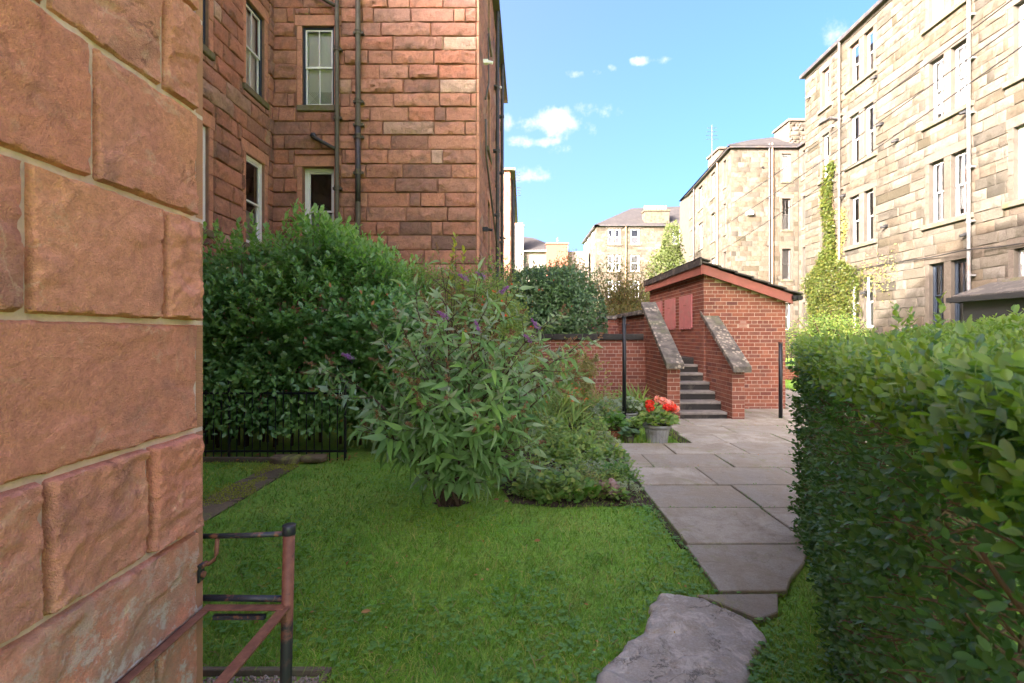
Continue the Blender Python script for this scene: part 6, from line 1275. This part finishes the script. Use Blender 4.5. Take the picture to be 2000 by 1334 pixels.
n = 16000; X = np.concatenate([rng.uniform(-2.92,-2.5,n//2), rng.uniform(-4.2,-2.9,n//2)]); Y = rng.uniform(3.6,5.6,n); cl = fbm(np.stack([X*4,Y*2.2,X*0+2],1), 3); k = cl > .5; X, Y = X[k], Y[k]; n = len(X); leaves('moss', None, M['yellow_leaf'], np.stack([X,Y,rng.uniform(.018,.03,n)],1), rdir(n,.8), rdir(n,.5), rng.uniform(.008,.018,n), DIAMOND); tag(bpy.data.objects['moss'], 'yellow-green moss creeping over the old path and the grass beside it', 'moss', kind='stuff')
PJ = []
for (a, b_, xs_) in RY:
    if a > 9: continue
    for x in xs_: PJ += [(x+random.gauss(0,.006), random.uniform(a, b_)) for _ in range(70)]
    PJ += [(random.uniform(xs_[0], xs_[-1]), a+random.gauss(0,.006)) for _ in range(200)]
PJ = np.array(PJ); cl = fbm(np.stack([PJ[:,0]*2.5,PJ[:,1]*2.5,PJ[:,0]*0+8],1), 3); PJ = PJ[cl > .5]; n = len(PJ)
leaves('joint_moss', None, M['clover'], np.stack([PJ[:,0],PJ[:,1],rng.uniform(.03,.045,n)],1), rdir(n,.7), rdir(n,.6), rng.uniform(.007,.018,n), DIAMOND); tag(bpy.data.objects['joint_moss'], 'small weeds and moss growing in the joints of the paving', 'moss', kind='stuff')
n = 90; X = rng.uniform(-2.6,1.1,n); Y = 1/(1/1.9-rng.uniform(0,1,n)*(1/1.9-1/5.6)); leaves('lawn_litter', None, M['dead_leaf'], np.stack([X,Y,rng.uniform(.03,.045,n)],1), rdir(n)*np.array([1,1,.2]), np.array([0,0,1.])+rdir(n)*.4, rng.uniform(.012,.03,n), OVAL_LOW); tag(bpy.data.objects['lawn_litter'], 'small brown leaf scraps scattered over the lawn', 'leaves', kind='stuff')
for k, (x, y, lab) in enumerate(((-.83,2.53,'orange fallen leaf on the lawn right of the railing post'),(-.21,4.25,'curled pale fallen leaf beside the buddleia'),(-.12,4.2,'brown fallen leaf on the lawn edge right of the buddleia'),(-3.3,4.9,'ochre fallen leaf on the grass left of the mossy path'),(.12,3.4,'yellowish fallen leaf in the middle of the lawn'))):
    leaves('fallen_leaf', None, M['dead_leaf'], np.array([[x,y,.05]]), np.array([[1.,.3,.1]]), np.array([[.1,-.4,1.]]), .045, OVAL, kind=None); o = [o for o in COL.objects if o.name.startswith('fallen_leaf')][-1]; tag(o, lab, 'leaf')
n = 260; P = np.stack([rng.uniform(-4.2,-2.0,n), rng.uniform(5.66,5.95,n), rng.uniform(.01,.04,n)],1); leaves('leaf_litter', None, M['dead_leaf'], P, rdir(n)*np.array([1,1,.2]), np.array([0,0,1.])+rdir(n)*.5, .045, OVAL_LOW); tag(bpy.data.objects['leaf_litter'], 'scatter of dead brown leaves at the foot of the iron fence', 'leaves', kind='stuff')
n = 60; P = np.stack([rng.uniform(1.2,4.2,n), rng.uniform(4.5,8.3,n), np.full(n,.052)],1); leaves('path_litter', None, M['dead_leaf'], P, rdir(n)*np.array([1,1,.1]), np.array([0,0,1.])+rdir(n)*.2, .03, DIAMOND); tag(bpy.data.objects['path_litter'], 'few scraps of dry leaf lying on the paving slabs', 'leaves', kind='stuff')
